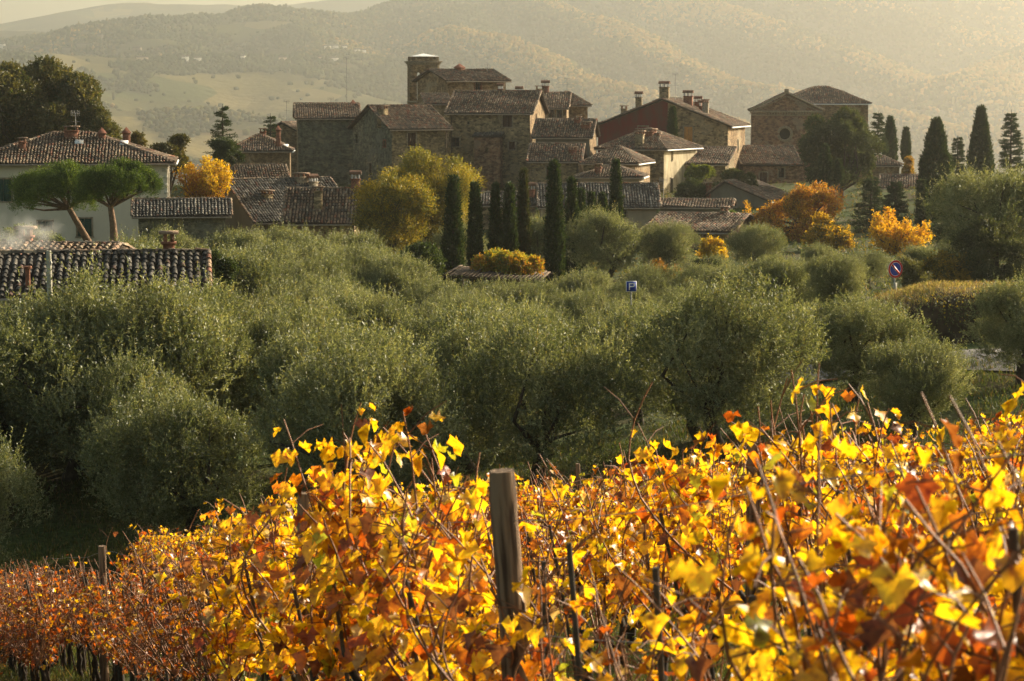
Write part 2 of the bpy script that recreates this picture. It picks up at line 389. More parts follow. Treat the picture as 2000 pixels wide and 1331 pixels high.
def mat_hill():
    m, ns, ls, out = nm('wooded_hills')
    tc = N(ns, 'TexCoord')
    vo = N(ns, 'TexVoronoi'); vo.inputs['Scale'].default_value = 0.0065; ls.new(tc.outputs['Object'], vo.inputs['Vector'])
    sp = N(ns, 'SeparateColor'); ls.new(vo.outputs['Color'], sp.inputs[0])
    fld = ramp(ns, [(0.0, (0.09, 0.075, 0.035)), (0.3, (0.085, 0.08, 0.03)), (0.6, (0.21, 0.16, 0.065)), (0.85, (0.07, 0.085, 0.03)), (1, (0.12, 0.08, 0.035))]); ls.new(sp.outputs[0], fld.inputs[0])
    a = N(ns, 'Attribute', attribute_name='tint')
    nf = N(ns, 'TexNoise'); nf.inputs['Scale'].default_value = 0.07; nf.inputs['Detail'].default_value = 6; ls.new(tc.outputs['Object'], nf.inputs['Vector'])
    fr = ramp(ns, [(0.3, (0.04, 0.042, 0.018)), (0.7, (0.10, 0.08, 0.03))]); ls.new(nf.outputs[0], fr.inputs[0])
    sa = N(ns, 'SeparateColor'); ls.new(a.outputs[0], sa.inputs[0])
    c = mixc(ns, ls, sa.outputs[0], fld.outputs[0], fr.outputs[0])
    principled(ns, ls, out, c, 1.0, nf.outputs[0], 1.0, 4.0, 0.0)
    return m
M['hill'] = mat_hill()
M['wood'] = mat_leaf('far_wood', 0.3, 0.0)

def polar_sheet(name, fz, d0, d1, nd, a0, a1, na, mat, colf=None):
    dd = np.exp(np.linspace(math.log(d0), math.log(d1), nd)); aa = np.tan(np.radians(np.linspace(a0, a1, na)))
    D, A = np.meshgrid(dd, aa, indexing='ij'); X = A * D; Y = D
    Z = fz(X, Y)
    V = np.stack([X, Y, Z], -1).reshape(-1, 3)
    i = np.arange(nd - 1)[:, None] * na; j = np.arange(na - 1)[None]
    Fc = np.stack([i + j, i + j + 1, i + na + j + 1, i + na + j], -1).reshape(-1, 4)
    mb = MB(); col = None
    if colf is not None:
        c = V[Fc].mean(1); col = colf(c[:, 0], c[:, 1])
    mb.add(V, Fc, col)
    o = mb.build(name, mat, None, True); tag(o, kind='structure')
    return o
def forest_mask(x, y):
    f = fbm2(x, y, 55, 420, 4); g = fbm2(x, y, 91, 130, 3)
    e = np.clip((y - 3000) / 700, 0, 1); w = np.clip((x / y + .07) / .05, 0, 1)
    return np.clip((f + g * .8 + 0.55 * e + .6 * w - 0.12) * 7, 0, 1)
def hill_col(x, y):
    f = forest_mask(x, y); return np.stack([f, f, f], -1)
polar_sheet('ground', gz, 1.2, 900, 260, -32, 32, 200, M['ground'])
def hz_join(x, y):
    t = np.clip((y - 850) / 900, 0, 1)
    return (-170.5) * (1 - t) + hz(x, y) * t
polar_sheet('hills', hz_join, 850, 8600, 420, -22, 22, 420, M['hill'], hill_col)

# far-off wood on the hills
def ico():
    t = (1 + 5 ** 0.5) / 2
    v = np.array([(-1,t,0),(1,t,0),(-1,-t,0),(1,-t,0),(0,-1,t),(0,1,t),(0,-1,-t),(0,1,-t),(t,0,-1),(t,0,1),(-t,0,-1),(-t,0,1)], float)
    f = np.array([(0,11,5),(0,5,1),(0,1,7),(0,7,10),(0,10,11),(1,5,9),(5,11,4),(11,10,2),(10,7,6),(7,1,8),(3,9,4),(3,4,2),(3,2,6),(3,6,8),(3,8,9),(4,9,5),(2,4,11),(6,2,10),(8,6,7),(9,8,1)])
    return v / np.linalg.norm(v[0]), f
IV, IF = ico()
def woodland(n):
    d = np.sqrt(rng.uniform(2500 ** 2, 5200 ** 2, n)); a = rng.uniform(-0.235, 0.235, n)
    x = a * d; y = d
    keep = rng.uniform(0, 1, n) < (0.012 + 0.99 * forest_mask(x, y)) * np.clip(1.25 - (y - 2800) / 4200, 0.3, 1)
    # hedgerows in the fields
    x, y = x[keep], y[keep]; z = hz(x, y); k = len(x)
    tall = rng.uniform(0, 1, k) < 0.05
    r = rng.uniform(2.2, 4.6, k); rz = r * rng.uniform(0.7, 1.15, k)
    rz = np.where(tall, r * 1.6, rz); r = np.where(tall, r * 0.6, r)
    V = IV[None] * (1 + rng.uniform(-0.3, 0.3, (k, 12, 1)))
    V = V * np.stack([r, r, rz], -1)[:, None] + np.stack([x, y, z + rz * 0.6], -1)[:, None]
    pal = np.array([(0.045, 0.055, 0.02), (0.07, 0.07, 0.022), (0.14, 0.11, 0.035), (0.22, 0.14, 0.04), (0.11, 0.11, 0.035)])
    crest = np.full(k, 1e9)
    for R in (RIDGES[2][0], RIDGES[3][0], RIDGES[6][0], RIDGES[4][0]):
        for a, b in zip(R[:-1], R[1:]):
            ab = b[:2] - a[:2]; q_ = np.stack([x, y], -1) - a[:2]; t = np.clip(q_ @ ab / (ab @ ab), 0, 1); crest = np.minimum(crest, np.linalg.norm(q_ - t[:, None] * ab, axis=1))
    au = fbm2(x, y, 70, 260, 4) + .9 * np.exp(-(crest / 70) ** 2) + rng.normal(0, .15, k)  # autumn patches by noise; spur crests painted lighter tan to look sunlit
    ci_ = np.where(au > .55, rng.choice([2, 3, 3], k), np.where(au > .15, rng.choice([1, 2, 4], k), rng.choice([0, 0, 1], k)))
    c = pal[ci_] * np.where(au > .55, 1.5, 1)[:, None] * rng.uniform(.9, 1.3, (k, 1))
    mb = MB(); mb.add(V.reshape(-1, 3), (IF[None] + np.arange(k)[:, None, None] * 12).reshape(-1, 3), np.repeat(c, 20, 0))
    o = mb.build('woodland', M['wood'], None, True)
    tag(o, 'hazy autumn wood covering the far hillsides', 'wood', None, 'stuff')
woodland(125000)

# haze (one closed box of even air round the whole scene)
def haze():
    mb = MB(); mb.box((0, 4300, 130), (7600, 8900, 740))
    m, ns, ls, out = nm('hazy_air')
    v = N(ns, 'VolumePrincipled'); v.inputs['Color'].default_value = (0.98, 0.97, 0.92, 1)
    v.inputs['Density'].default_value = HAZE_DENSITY; v.inputs['Anisotropy'].default_value = HAZE_G
    ls.new(v.outputs[0], out.inputs['Volume'])
    o = mb.build('haze', m); tag(o, 'pale golden haze filling the whole valley', 'haze', None, 'stuff')
haze()

# ------------------------------------------------------------------ roofs
TILE_PAL = 1.25 * np.array([(0.135, 0.085, 0.055), (0.10, 0.075, 0.052), (0.17, 0.115, 0.072), (0.085, 0.068, 0.050), (0.19, 0.145, 0.095), (0.15, 0.065, 0.038)])
TILE_P = [.24, .24, .16, .18, .12, .06]
def tile_cols(n, pal=None, p=None):
    pal = TILE_PAL if pal is None else pal
    return pal[rng.choice(len(pal), n, p=p or TILE_P)] * rng.uniform(0.78, 1.22, (n, 1))
PITCH = 0.235; COURSE = 0.36
def slope(slab, tiles, O, U, Vv, poly, pal=None, thick=0.10):
    """O origin, U unit along the eave, Vv unit up the slope, poly convex in (u, v) metres"""
    O, U, Vv = [np.array(a, float) for a in (O, U, Vv)]
    Nn = np.cross(U, Vv); Nn /= np.linalg.norm(Nn)
    if Nn[2] < 0: Nn = -Nn
    poly = [tuple(p) for p in poly]; k = len(poly)
    top = np.array([O + U * a + Vv * b for a, b in poly]); bot = top - Nn * thick
    V = np.concatenate([top, bot])
    slab.add(V, [list(range(k))]); slab.add(V, [[k + i for i in range(k)][::-1]])
    slab.add(V, [[i, (i + 1) % k, k + (i + 1) % k, k + i] for i in range(k)])
    us = [a for a, _ in poly]; u0, u1 = min(us), max(us)
    nc = max(1, int(round((u1 - u0) / PITCH))); cw = (u1 - u0) / nc
    def vr(u):
        lo, hi = 1e9, -1e9
        for i in range(k):
            (a0, b0), (a1, b1) = poly[i], poly[(i + 1) % k]
            if (a0 - u) * (a1 - u) <= 0 and a0 != a1:
                t = (u - a0) / (a1 - a0); b = b0 + t * (b1 - b0); lo = min(lo, b); hi = max(hi, b)
        return lo, hi
    Ts = []
    for c in range(nc):
        uc = u0 + (c + 0.5) * cw
        lo, hi = vr(uc)
        v = lo
        while v < hi - 0.05:
            L = min(COURSE, hi - v); Ts.append((uc, v, L)); v += COURSE
    if not Ts: return
    T = np.array(Ts); n = len(T)
    ph = rng.uniform(0, 6.28, 4)
    sg_ = 0.045 * np.sin(T[:, 0] * .9 + ph[0] + .6 * np.sin(T[:, 1] * .8 + ph[1])) + 0.03 * np.sin(T[:, 1] * 1.7 + ph[2] + T[:, 0] * .35)
    lich = np.sin(T[:, 0] * 1.1 + ph[3] + 1.3 * np.sin(T[:, 1] * 1.4 + ph[0])) * np.sin(T[:, 1] * 1.2 + ph[1] + T[:, 0] * .5)
    ang = np.linspace(0, np.pi, 5); r0, r1 = cw * 0.40, cw * 0.33
    jit = rng.normal(0, 0.014, (n, 3)) * np.array([1, 1, 1]); sag = rng.normal(0, 0.012, n) + sg_ + .03
    def ring(vv, r, h):
        uu = T[:, 0, None] + jit[:, 0, None] - np.cos(ang)[None] * r
        hh = h + np.sin(ang)[None] * r * 1.05 + sag[:, None]
        return O + U * uu[..., None] + Vv * vv[:, None, None] + Nn * hh[..., None]
    A = ring(T[:, 1] - 0.03, r0, 0.035); B = ring(T[:, 1] + T[:, 2], r1, 0.008)
    V = np.concatenate([A, B], 1).reshape(-1, 3)
    i = np.arange(n)[:, None] * 10; j = np.arange(4)[None]
    Fc = np.stack([i + j, i + j + 1, i + 5 + j + 1, i + 5 + j], -1).reshape(-1, 4)
    cols = tile_cols(n, pal) * (1 + .2 * lich[:, None]) * np.where(rng.uniform(0, 1, (n, 1)) < .02, 1.5, 1)
    tiles.add(V, Fc, np.repeat(cols, 4, 0))
    E = (np.arange(n)[:, None] * 10 + np.arange(5)[None])
    tiles.add(V, E, cols * 0.8)
def caps(tiles, a, b, r=0.11):
    a = np.array(a, float); b = np.array(b, float); L = np.linalg.norm(b - a)
    if L < 0.3: return
    t = (b - a) / L; s = np.cross(t, [0, 0, 1.0]); s /= np.linalg.norm(s); up = np.cross(s, t)
    n = max(1, int(L / 0.4)); ang = np.linspace(0, np.pi, 6)
    for i in range(n):
        p0 = a + t * (L * i / n - 0.02); p1 = a + t * (L * (i + 1) / n)
        j = rng.normal(0, 0.008)
        A = p0 + r * 1.08 * (np.cos(ang)[:, None] * s + np.sin(ang)[:, None] * up) + up * (0.02 + j)
        B = p1 + r * 0.92 * (np.cos(ang)[:, None] * s + np.sin(ang)[:, None] * up) + up * (0.0 + j)
        tiles.add(np.concatenate([A, B]), [[q, q + 1, q + 7, q + 6] for q in range(5)], tile_cols(1)[0] * 1.2)
        tiles.add(A, [[0, 1, 2, 3, 4, 5]], tile_cols(1)[0])

# ------------------------------------------------------------------ houses
def wall_face(mb, O, U, width, z0, z1, holes, inward, depth=0.22, m=0):
    """vertical rectangle O + U*u, z0..z1, with rectangular holes (u0,u1,a,b) and reveals"""
    O = np.array(O, float); U = np.array(U, float); inward = np.array(inward, float)
    us = sorted({0.0, width, *[h[0] for h in holes], *[h[1] for h in holes]})
    zs = sorted({z0, z1, *[h[2] for h in holes], *[h[3] for h in holes]})
    def pt(u, z, dd=0): return O + U * u + np.array([0, 0, z]) + inward * dd
    for a, b in zip(us[:-1], us[1:]):
        for c, d in zip(zs[:-1], zs[1:]):
            uc, zc = (a + b) / 2, (c + d) / 2
            if any(h[0] < uc < h[1] and h[2] < zc < h[3] for h in holes): continue
            mb.poly([pt(a, c), pt(b, c), pt(b, d), pt(a, d)], m=m)
    for (a, b, c, d) in [h[:4] for h in holes]:
        for q in ([pt(a, c), pt(a, d), pt(a, d, depth), pt(a, c, depth)], [pt(b, c), pt(b, c, depth), pt(b, d, depth), pt(b, d)],
                  [pt(a, d), pt(b, d), pt(b, d, depth), pt(a, d, depth)], [pt(a, c), pt(a, c, depth), pt(b, c, depth), pt(b, c)]):
            mb.poly(q, m=m)

def chimney(root, x, y, z, w=0.7, h=1.3, d=0.6, style='tile', mat='brick', parent=None):
    mb = MB(); mb.box((x, y, z + h / 2 - 0.6), (w, d, h + 1.2))
    mb.box((x, y, z + h + 0.04), (w + 0.12, d + 0.12, 0.08))
    c = mb.build('chimney', M[mat], parent or root)
    k = MB()
    if style == 'tile':       # four legs carrying a little tiled gable
        for sx in (-1, 0, 1):
            for sy in (-1, 1): k.box((x + sx * (w / 2 - 0.07), y + sy * (d / 2 - 0.07), z + h + 0.08 + 0.16), (0.10, 0.10, 0.32))
        zz = z + h + 0.40; a, b, t = w / 2 + 0.12, d / 2 + 0.12, 0.30
        v = [(x - a, y - b, zz), (x + a, y - b, zz), (x + a, y + b, zz), (x - a, y + b, zz), (x - a, y, zz + t), (x + a, y, zz + t)]
        k.add(v, [[0, 1, 5, 4], [3, 4, 5, 2], [0, 3, 2, 1]], (0.15, 0.08, 0.05)); k.add(v, [[0, 4, 3], [1, 2, 5]], (0.15, 0.08, 0.05))
        k.build('chimney_cap', M['tile'], c)
    elif style == 'slab':
        for sx in (-1, 1):
            for sy in (-1, 1): k.box((x + sx * (w / 2 - 0.07), y + sy * (d / 2 - 0.07), z + h + 0.08 + 0.12), (0.12, 0.12, 0.24), (0.2, 0.1, 0.06))
        k.box((x, y, z + h + 0.37), (w + 0.25, d + 0.25, 0.09), (0.22, 0.15, 0.1))
        k.build('chimney_cap', M['tile'], c)
    elif style == 'peak':
        zz = z + h + 0.08; a, b, t = w / 2 + 0.1, d / 2 + 0.1, 0.45
        v = [(x - a, y - b, zz), (x + a, y - b, zz), (x + a, y + b, zz), (x - a, y + b, zz), (x, y, zz + t)]
        k.add(v, [[0, 1, 4], [1, 2, 4], [2, 3, 4], [3, 0, 4]], (0.22, 0.09, 0.055)); k.add(v, [[0, 3, 2, 1]])
        k.build('chimney_cap', M['tile'], c)
    return c
def antenna(root, x, y, z, h=2.2, L=1.0):
    mb = MB(); mb.tube([(x, y, z - 0.4), (x, y, z + h)], 0.025, 5)
    mb.tube([(x - L * 0.6, y, z + h), (x + L * 0.5, y + 0.2, z + h)], 0.018, 4)
    for i in range(6):
        q = x - L * 0.55 + i * L * 0.2
        mb.tube([(q, y, z + h - 0.22), (q, y, z + h + 0.22)], 0.010, 4)
    mb.tube([(x - 0.3, y, z + h * 0.6), (x + 0.35, y, z + h * 0.6)], 0.015, 4)
    mb.build('antenna', M['metal'], root)

HOUSES = {}
def house(name, label, px, py_eave, d, px_r, D, py_ridge, py_base, yaw=0.0, roof='gable_x', wall='stone', side=None, over=0.4,
          wins=(), chims=(), ants=(), gutter=True, pal=None, cat='house', group='houses of the hilltop village', downpipe=(), ridge_u=0.5, quoins=False, extra=None):
    """front-left corner under the eave stands at P(px, py_eave, d); the front runs to pixel column px_r"""
    ya = math.radians(yaw); ex = np.array([math.cos(ya), math.sin(ya)]); n_in = np.array([-math.sin(ya), math.cos(ya)])
    p0 = P(px, py_eave, d); ur = (px_r - 1000) / F
    # p0 + ex*W on the ray (ur, 1)*s
    W = (ur * p0.y - p0.x) / (ex[0] - ur * ex[1])
    ze = p0.z; zb = P(px, py_base, d).z
    H = ze - zb
    root = empty(name, (p0.x, p0.y, zb), ya, label=label, cat=cat, group=group)
    def loc(px_, py_, face):
        """pixel -> (u, z) on a wall plane, local"""
        u_ = (px_ - 1000) / F
        if face == 'F': o = np.array([p0.x, p0.y]); t = ex
        elif face == 'R': o = np.array([p0.x, p0.y]) + ex * W; t = n_in
        else: o = np.array([p0.x, p0.y]); t = n_in
        s = (u_ * o[1] - o[0]) / (t[0] - u_ * t[1]); yd = o[1] + t[1] * s
        return s, P(px_, py_, yd).z - zb
    if roof in ('gable_x', 'hip'): rise = P(px, py_ridge, d + D / 2 + W / 2 * abs(math.sin(ya))).z - ze; run = D / 2
    elif roof == 'gable_y': rise = P(px, py_ridge, d + W * ridge_u * math.sin(ya)).z - ze; run = W / 2
    else: rise = P(px, py_ridge, d + D).z - ze; run = D
    rise = max(0.3, rise); wmb = MB()
    holes = {'F': [], 'R': [], 'L': []}; specs = []
    for wdef in wins:
        face, wx, wy, ww, wh, kind = wdef
        s, z = loc(wx, wy, face)
        lim = W if face == 'F' else D
        a, b = max(0.1, s - ww / 2), min(lim - 0.1, s + ww / 2)
        c, e = max(0.05, z - wh / 2), z + wh / 2
        top = H - 0.08
        if e > top: c -= e - top; e = top
        if b - a < 0.15 or e - c < 0.15: continue
        holes[face].append((a, b, c, e)); specs.append((face, a, b, c, e, kind))
    base = -4.0
    wall_face(wmb, (0, 0, 0), (1, 0, 0), W, base, H, holes['F'], (0, 1, 0))
    wall_face(wmb, (W, 0, 0), (0, 1, 0), D, base, H, holes['R'], (-1, 0, 0), m=1)
    wall_face(wmb, (0, 0, 0), (0, 1, 0), D, base, H, holes['L'], (1, 0, 0), m=1)
    wall_face(wmb, (0, D, 0), (1, 0, 0), W, base, H, [], (0, -1, 0))
    if roof == 'gable_x':
        for x_ in (0, W): wmb.poly([(x_, 0, H), (x_, D, H), (x_, D / 2, H + rise)], m=1)
    elif roof == 'gable_y':
        xr = W * ridge_u
        for y_ in (0, D): wmb.poly([(0, y_, H), (W, y_, H), (xr, y_, H + rise)])
    elif roof == 'shed':
        wmb.poly([(0, D, H), (W, D, H), (W, D, H + rise), (0, D, H + rise)])
        for x_ in (0, W): wmb.poly([(x_, 0, H), (x_, D, H), (x_, D, H + rise)], m=1)
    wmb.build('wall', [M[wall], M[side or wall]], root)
    slab, tiles = MB(), MB(); o = over; up = 0.06
    tp = rise / run; L = math.hypot(1, tp)
    lift = 0.02
    if roof == 'gable_x':
        zo = H - o * tp + 0.12
        SL = (run + o) * L
        slope(slab, tiles, (-o, -o, zo), (1, 0, 0), (0, 1 / L, tp / L), [(0, 0), (W + 2 * o, 0), (W + 2 * o, SL), (0, SL)], pal)
        slope(slab, tiles, (-o, D + o, zo), (1, 0, 0), (0, -1 / L, tp / L), [(0, 0), (W + 2 * o, 0), (W + 2 * o, SL), (0, SL)], pal)
        caps(tiles, (-o, D / 2, H + rise + 0.14), (W + o, D / 2, H + rise + 0.14))
        for x_ in (-o, W + o):
            for y_ in (-o, D + o): caps(tiles, (x_, y_, zo + 0.05), (x_, D / 2, H + rise + 0.16), 0.09)
    elif roof == 'hip':
        zo = H - o * tp + 0.12; SL = (run + o) * L; hd = min(D / 2, W / 2 - 0.2)
        tx = rise / hd; Lx = math.hypot(1, tx); hx = (hd + o)
        slope(slab, tiles, (-o, -o, zo), (1, 0, 0), (0, 1 / L, tp / L), [(0, 0), (W + 2 * o, 0), (W + 2 * o - hx, SL), (hx, SL)], pal)
        slope(slab, tiles, (-o, D + o, zo), (1, 0, 0), (0, -1 / L, tp / L), [(0, 0), (W + 2 * o, 0), (W + 2 * o - hx, SL), (hx, SL)], pal)
        zx = zo; SX = math.hypot(hx, H + rise + 0.12 - zx); vx = np.array([hx, 0, H + rise + 0.12 - zx]) / SX
        for sx, x_ in ((1, -o), (-1, W + o)):
            slope(slab, tiles, (x_, -o, zx), (0, 1, 0), (sx * vx[0], 0, vx[2]), [(0, 0), (D + 2 * o, 0), (D / 2 + o, SX)], pal)
        zr = H + rise + 0.14
        caps(tiles, (hd, D / 2, zr), (W - hd, D / 2, zr))
        for x_, xr_ in ((-o, hd), (W + o, W - hd)):
            for y_ in (-o, D + o): caps(tiles, (x_, y_, zo + 0.04), (xr_, D / 2, zr))
    elif roof == 'gable_y':
        xr = W * ridge_u; 
        for sx, x0, rn in ((1, 0, xr), (-1, W, W - xr)):
            t_ = rise / rn; L_ = math.hypot(1, t_); zo = H - o * t_ + 0.12; SL = (rn + o) * L_
            slope(slab, tiles, (x0 - sx * o, -o, zo), (0, 1, 0), (sx / L_, 0, t_ / L_), [(0, 0), (D + 2 * o, 0), (D + 2 * o, SL), (0, SL)], pal)
            for y_ in (-o, D + o): caps(tiles, (x0 - sx * o, y_, zo + 0.05), (xr, y_, H + rise + 0.16), 0.09)
        caps(tiles, (xr, -o, H + rise + 0.14), (xr, D + o, H + rise + 0.14))
    elif roof == 'shed':
        zo = H - o * tp + 0.12; SL = (run + o) * L
        slope(slab, tiles, (-o, -o, zo), (1, 0, 0), (0, 1 / L, tp / L), [(0, 0), (W + 2 * o, 0), (W + 2 * o, SL), (0, SL)], pal)
        for x_ in (-o, W + o): caps(tiles, (x_, -o, zo + 0.05), (x_, D, H + rise + 0.16), 0.09)
        caps(tiles, (-o, D, H + rise + 0.14), (W + o, D, H + rise + 0.14))
    ro = tiles.build('roof', M['tile'], root)
    slab.build('roof_underlay', M['dark_tile'], ro)
    if gutter and roof in ('gable_x', 'hip', 'shed'):
        g = MB(); zg = H - o * tp + 0.02
        g.tube([(-o, -o - 0.07, zg), (W + o, -o - 0.07, zg)], 0.065, 6)
        g.build('gutter', M['gutter' if gutter is True else gutter], root)
        if roof == 'hip':
            g = MB(); g.tube([(W + o + 0.07, -o, zg), (W + o + 0.07, D + o, zg)], 0.075, 6)
            g.build('gutter', M['white'], root)
    if gutter and roof == 'gable_y':
        g = MB(); zg = H - o * rise / (W - W * ridge_u) + 0.02; g.tube([(W + o + 0.06, -o, zg), (W + o + 0.06, D + o, zg)], 0.08, 6)
        g.build('gutter', M['white'], root)
    for u_ in downpipe:
        g = MB(); g.tube([(u_ * W, -o, H - 0.1), (u_ * W, -0.08, H - 0.5), (u_ * W, -0.08, 0)], 0.05, 6); g.build('downpipe', M['stake'], root)
    for (face, a, b, c, e, kind) in specs:
        if face == 'F': O, U, In = np.array([0, 0, 0.]), np.array([1., 0, 0]), np.array([0, 1., 0])
        elif face == 'R': O, U, In = np.array([W, 0, 0.]), np.array([0, 1., 0]), np.array([-1., 0, 0])
        else: O, U, In = np.array([0, 0, 0.]), np.array([0, 1., 0]), np.array([1., 0, 0])
        def q(u, z, dd): return O + U * u + In * dd + np.array([0, 0, z])
        fr = MB(); tw = 0.13
        def bar(u0, u1, z0_, z1_, d0, d1):
            c8 = [q(u, z, dd) for dd in (d0, d1) for (u, z) in ((u0, z0_), (u1, z0_), (u1, z1_), (u0, z1_))]
            fr.add(c8, [[0, 1, 2, 3], [4, 7, 6, 5], [0, 4, 5, 1], [1, 5, 6, 2], [2, 6, 7, 3], [3, 7, 4, 0]])
        big = kind in ('plain',)
        # proud surround
        if kind != 'slit':
            bar(a - tw, a, c, e, -0.03, 0.10); bar(b, b + tw, c, e, -0.03, 0.10)
            bar(a - tw, b + tw, e, e + tw, -0.035, 0.10); bar(a - tw - 0.05, b + tw + 0.05, c - 0.09, c, -0.09, 0.10)
        else:
            bar(a - 0.06, b + 0.06, c - 0.08, c, -0.05, 0.10)
        nm_ = 'door' if kind in ('door', 'ochre_door') else 'window'
        wo = fr.build(nm_, M['brick' if kind == 'brick' else 'trim'], root)
        pn = MB(); pn.add([q(a, c, 0.19), q(b, c, 0.19), q(b, e, 0.19), q(a, e, 0.19)], [[0, 1, 2, 3]])
        if kind in ('dark', 'brick', 'slit', 'plain'):
            pn.build('pane', M['glass'], wo)
            if kind != 'slit':
                fb = MB(); mdl = (a + b) / 2
                for (u0, u1, z0_, z1_) in ((a, a + .05, c, e), (b - .05, b, c, e), (mdl - .035, mdl + .035, c, e), (a, b, e - .05, e), (a, b, c, c + .05), (a, b, (c + e) / 2 - .02, (c + e) / 2 + .02)):
                    c8 = [q(u, z, dd) for dd in (0.14, 0.18) for (u, z) in ((u0, z0_), (u1, z0_), (u1, z1_), (u0, z1_))]
                    fb.add(c8, [[0, 1, 2, 3], [4, 7, 6, 5], [0, 4, 5, 1], [1, 5, 6, 2], [2, 6, 7, 3], [3, 7, 4, 0]])
                fb.build('window_frame', M['brown'], wo)
        else:
            mt = {'brown': 'brown', 'green': 'green', 'door': 'brown', 'ochre': 'ochre', 'ochre_door': 'ochre'}[kind]
            for (u0, u1) in ((a, (a + b) / 2 - 0.012), ((a + b) / 2 + 0.012, b)):
                sh = MB()
                c8 = [q(u, z, dd) for dd in (0.05, 0.10) for (u, z) in ((u0, c), (u1, c), (u1, e), (u0, e))]
                sh.add(c8, [[0, 1, 2, 3], [4, 7, 6, 5], [0, 4, 5, 1], [1, 5, 6, 2], [2, 6, 7, 3], [3, 7, 4, 0]])
                ns_l = max(3, int((e - c) / 0.12))
                for i in range(ns_l):
                    zz = c + (i + .5) * (e - c) / ns_l
                    c8 = [q(u, z, dd) for dd in (0.035, 0.05) for (u, z) in ((u0 + .05, zz - .03), (u1 - .05, zz - .03), (u1 - .05, zz + .02), (u0 + .05, zz + .02))]
                    sh.add(c8, [[0, 1, 2, 3], [4, 7, 6, 5], [0, 4, 5, 1], [1, 5, 6, 2], [2, 6, 7, 3], [3, 7, 4, 0]])
                sh.build('shutter' if nm_ == 'window' else 'door_leaf', M[mt], wo)
    if quoins:
        z_ = 0.2; i = 0
        while z_ < H - 0.3:
            w_ = 0.26 if i % 2 else 0.38; qm = MB()
            qm.box((W - w_ / 2 + 0.02, -0.012, z_ + 0.12), (w_, 0.05, 0.24)); qm.box((W + 0.012, w_ / 2 + .025, z_ + 0.12), (0.05, w_ - 0.04, 0.24)); z_ += 0.55; i += 1
            qm.build('quoin', M['trim_pale'], root)
    def zroof(x, y):
        if roof == 'gable_x': return H + rise * (1 - abs(y - D / 2) / (D / 2))
        if roof == 'hip': return H + rise * min(1 - abs(y - D / 2) / (D / 2), min(x, W - x) / min(D / 2, W / 2 - .2))
        if roof == 'gable_y':
            xr = W * ridge_u; return H + rise * (x / xr if x < xr else (W - x) / (W - xr))
        return H + rise * y / D
    for ch in chims:
        fu, fv, h_, w_, stl, mt = (list(ch) + [0.7, 'tile', 'brick'])[:6] if len(ch) < 6 else ch
        chimney(root, fu * W, fv * D, zroof(fu * W, fv * D), w_, h_, w_ * 0.8, stl, mt)
    for (fu, fv, h_) in ants: antenna(root, fu * W, fv * D, zroof(fu * W, fv * D), h_, .6)
    HOUSES[label] = (root, W, D, H, rise, zroof)
    if extra: extra(root, W, D, H, rise, zroof)
    return root

GREYPAL = np.array([(0.12, 0.105, 0.085), (0.09, 0.082, 0.07), (0.16, 0.14, 0.11), (0.075, 0.065, 0.055), (0.20, 0.175, 0.14), (0.12, 0.07, 0.05)])
def skylights(pts):
    def f(root, W, D, H, rise, zroof):
        tp = rise / (D / 2); L = math.hypot(1, tp)
        for fu, fv in pts:
            mb = MB(); x, y = fu * W, fv * D; z = zroof(x, y) + 0.26
            a = math.atan(tp); R = [[1, 0, 0], [0, math.cos(a), -math.sin(a)], [0, math.sin(a), math.cos(a)]]
            mb.box((x, y, z), (0.62, 0.8, 0.08), R=R); mb.build('skylight', M['white'], root)
    return f

# --- left: villa, sheds, near farmhouse
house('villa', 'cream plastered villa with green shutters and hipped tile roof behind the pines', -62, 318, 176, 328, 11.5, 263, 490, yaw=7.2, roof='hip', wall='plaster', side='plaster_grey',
      over=0.6, wins=[('F', 8, 372, 1.1, 1.6, 'green'), ('F', 165, 445, 1.0, 1.3, 'green'), ('F', 88, 450, 1.0, 1.3, 'green'), ('F', -40, 372, 1.0, 1.5, 'green'), ('F', 165, 372, 1.0, 1.5, 'green')],
      chims=[(0.50, 0.42, 0.55, 1.0, 'slab', 'brick'), (0.78, 0.62, 0.9, 0.55, 'peak', 'brick'), (0.66, 0.38, 0.5, 0.5, 'peak', 'brick'), (0.26, 0.2, 0.6, 0.5, 'slab', 'brick')],
      ants=[(0.52, 0.5, 1.6)], quoins=True, extra=skylights([(0.545, 0.3), (0.775, 0.3)]), group=None)
house('shed', 'low shed with dark tiled roof right of the villa', 270, 421, 168, 440, 4.2, 393, 470, yaw=8, roof='gable_x', wall='stone_grey', pal=GREYPAL, over=0.45, group=None)
house('farmhouse', 'near farmhouse with heavy grey barrel tiles behind the concrete pole', 12, 577, 72, 378, 6.2, 503, 760, yaw=7.5, roof='gable_x', wall='plaster_beige', pal=GREYPAL * .62, over=0.45,
      wins=[('F', 290, 610, 0.9, 0.9, 'dark')], chims=[(0.86, 0.54, 0.45, 0.36, 'slab', 'brick')], downpipe=[0.02], group=None,
      extra=lambda root, W, D, H, rise, zr: (lambda mb: (mb.tube([(0.115 * W, 0.1, zr(1, 0.1) - 0.2), (0.115 * W, 0.1, zr(1, 0.1) + 0.75)], 0.075, 10), mb.tube([(0.115 * W, 0.1, zr(1, 0.1) + 0.75), (0.115 * W, 0.1, zr(1, 0.1) + 0.83)], 0.13, 10), mb.build('flue_pipe', M['brick'], root)))(MB()))
house('outbuilding', 'small tiled outbuilding with smoking chimney behind the near farmhouse', -70, 512, 86, 185, 4.5, 484, 640, yaw=-3, roof='gable_x', wall='plaster_beige', over=0.4,
      chims=[(0.34, 0.55, 0.4, 0.45, 'slab', 'brick')], group=None)
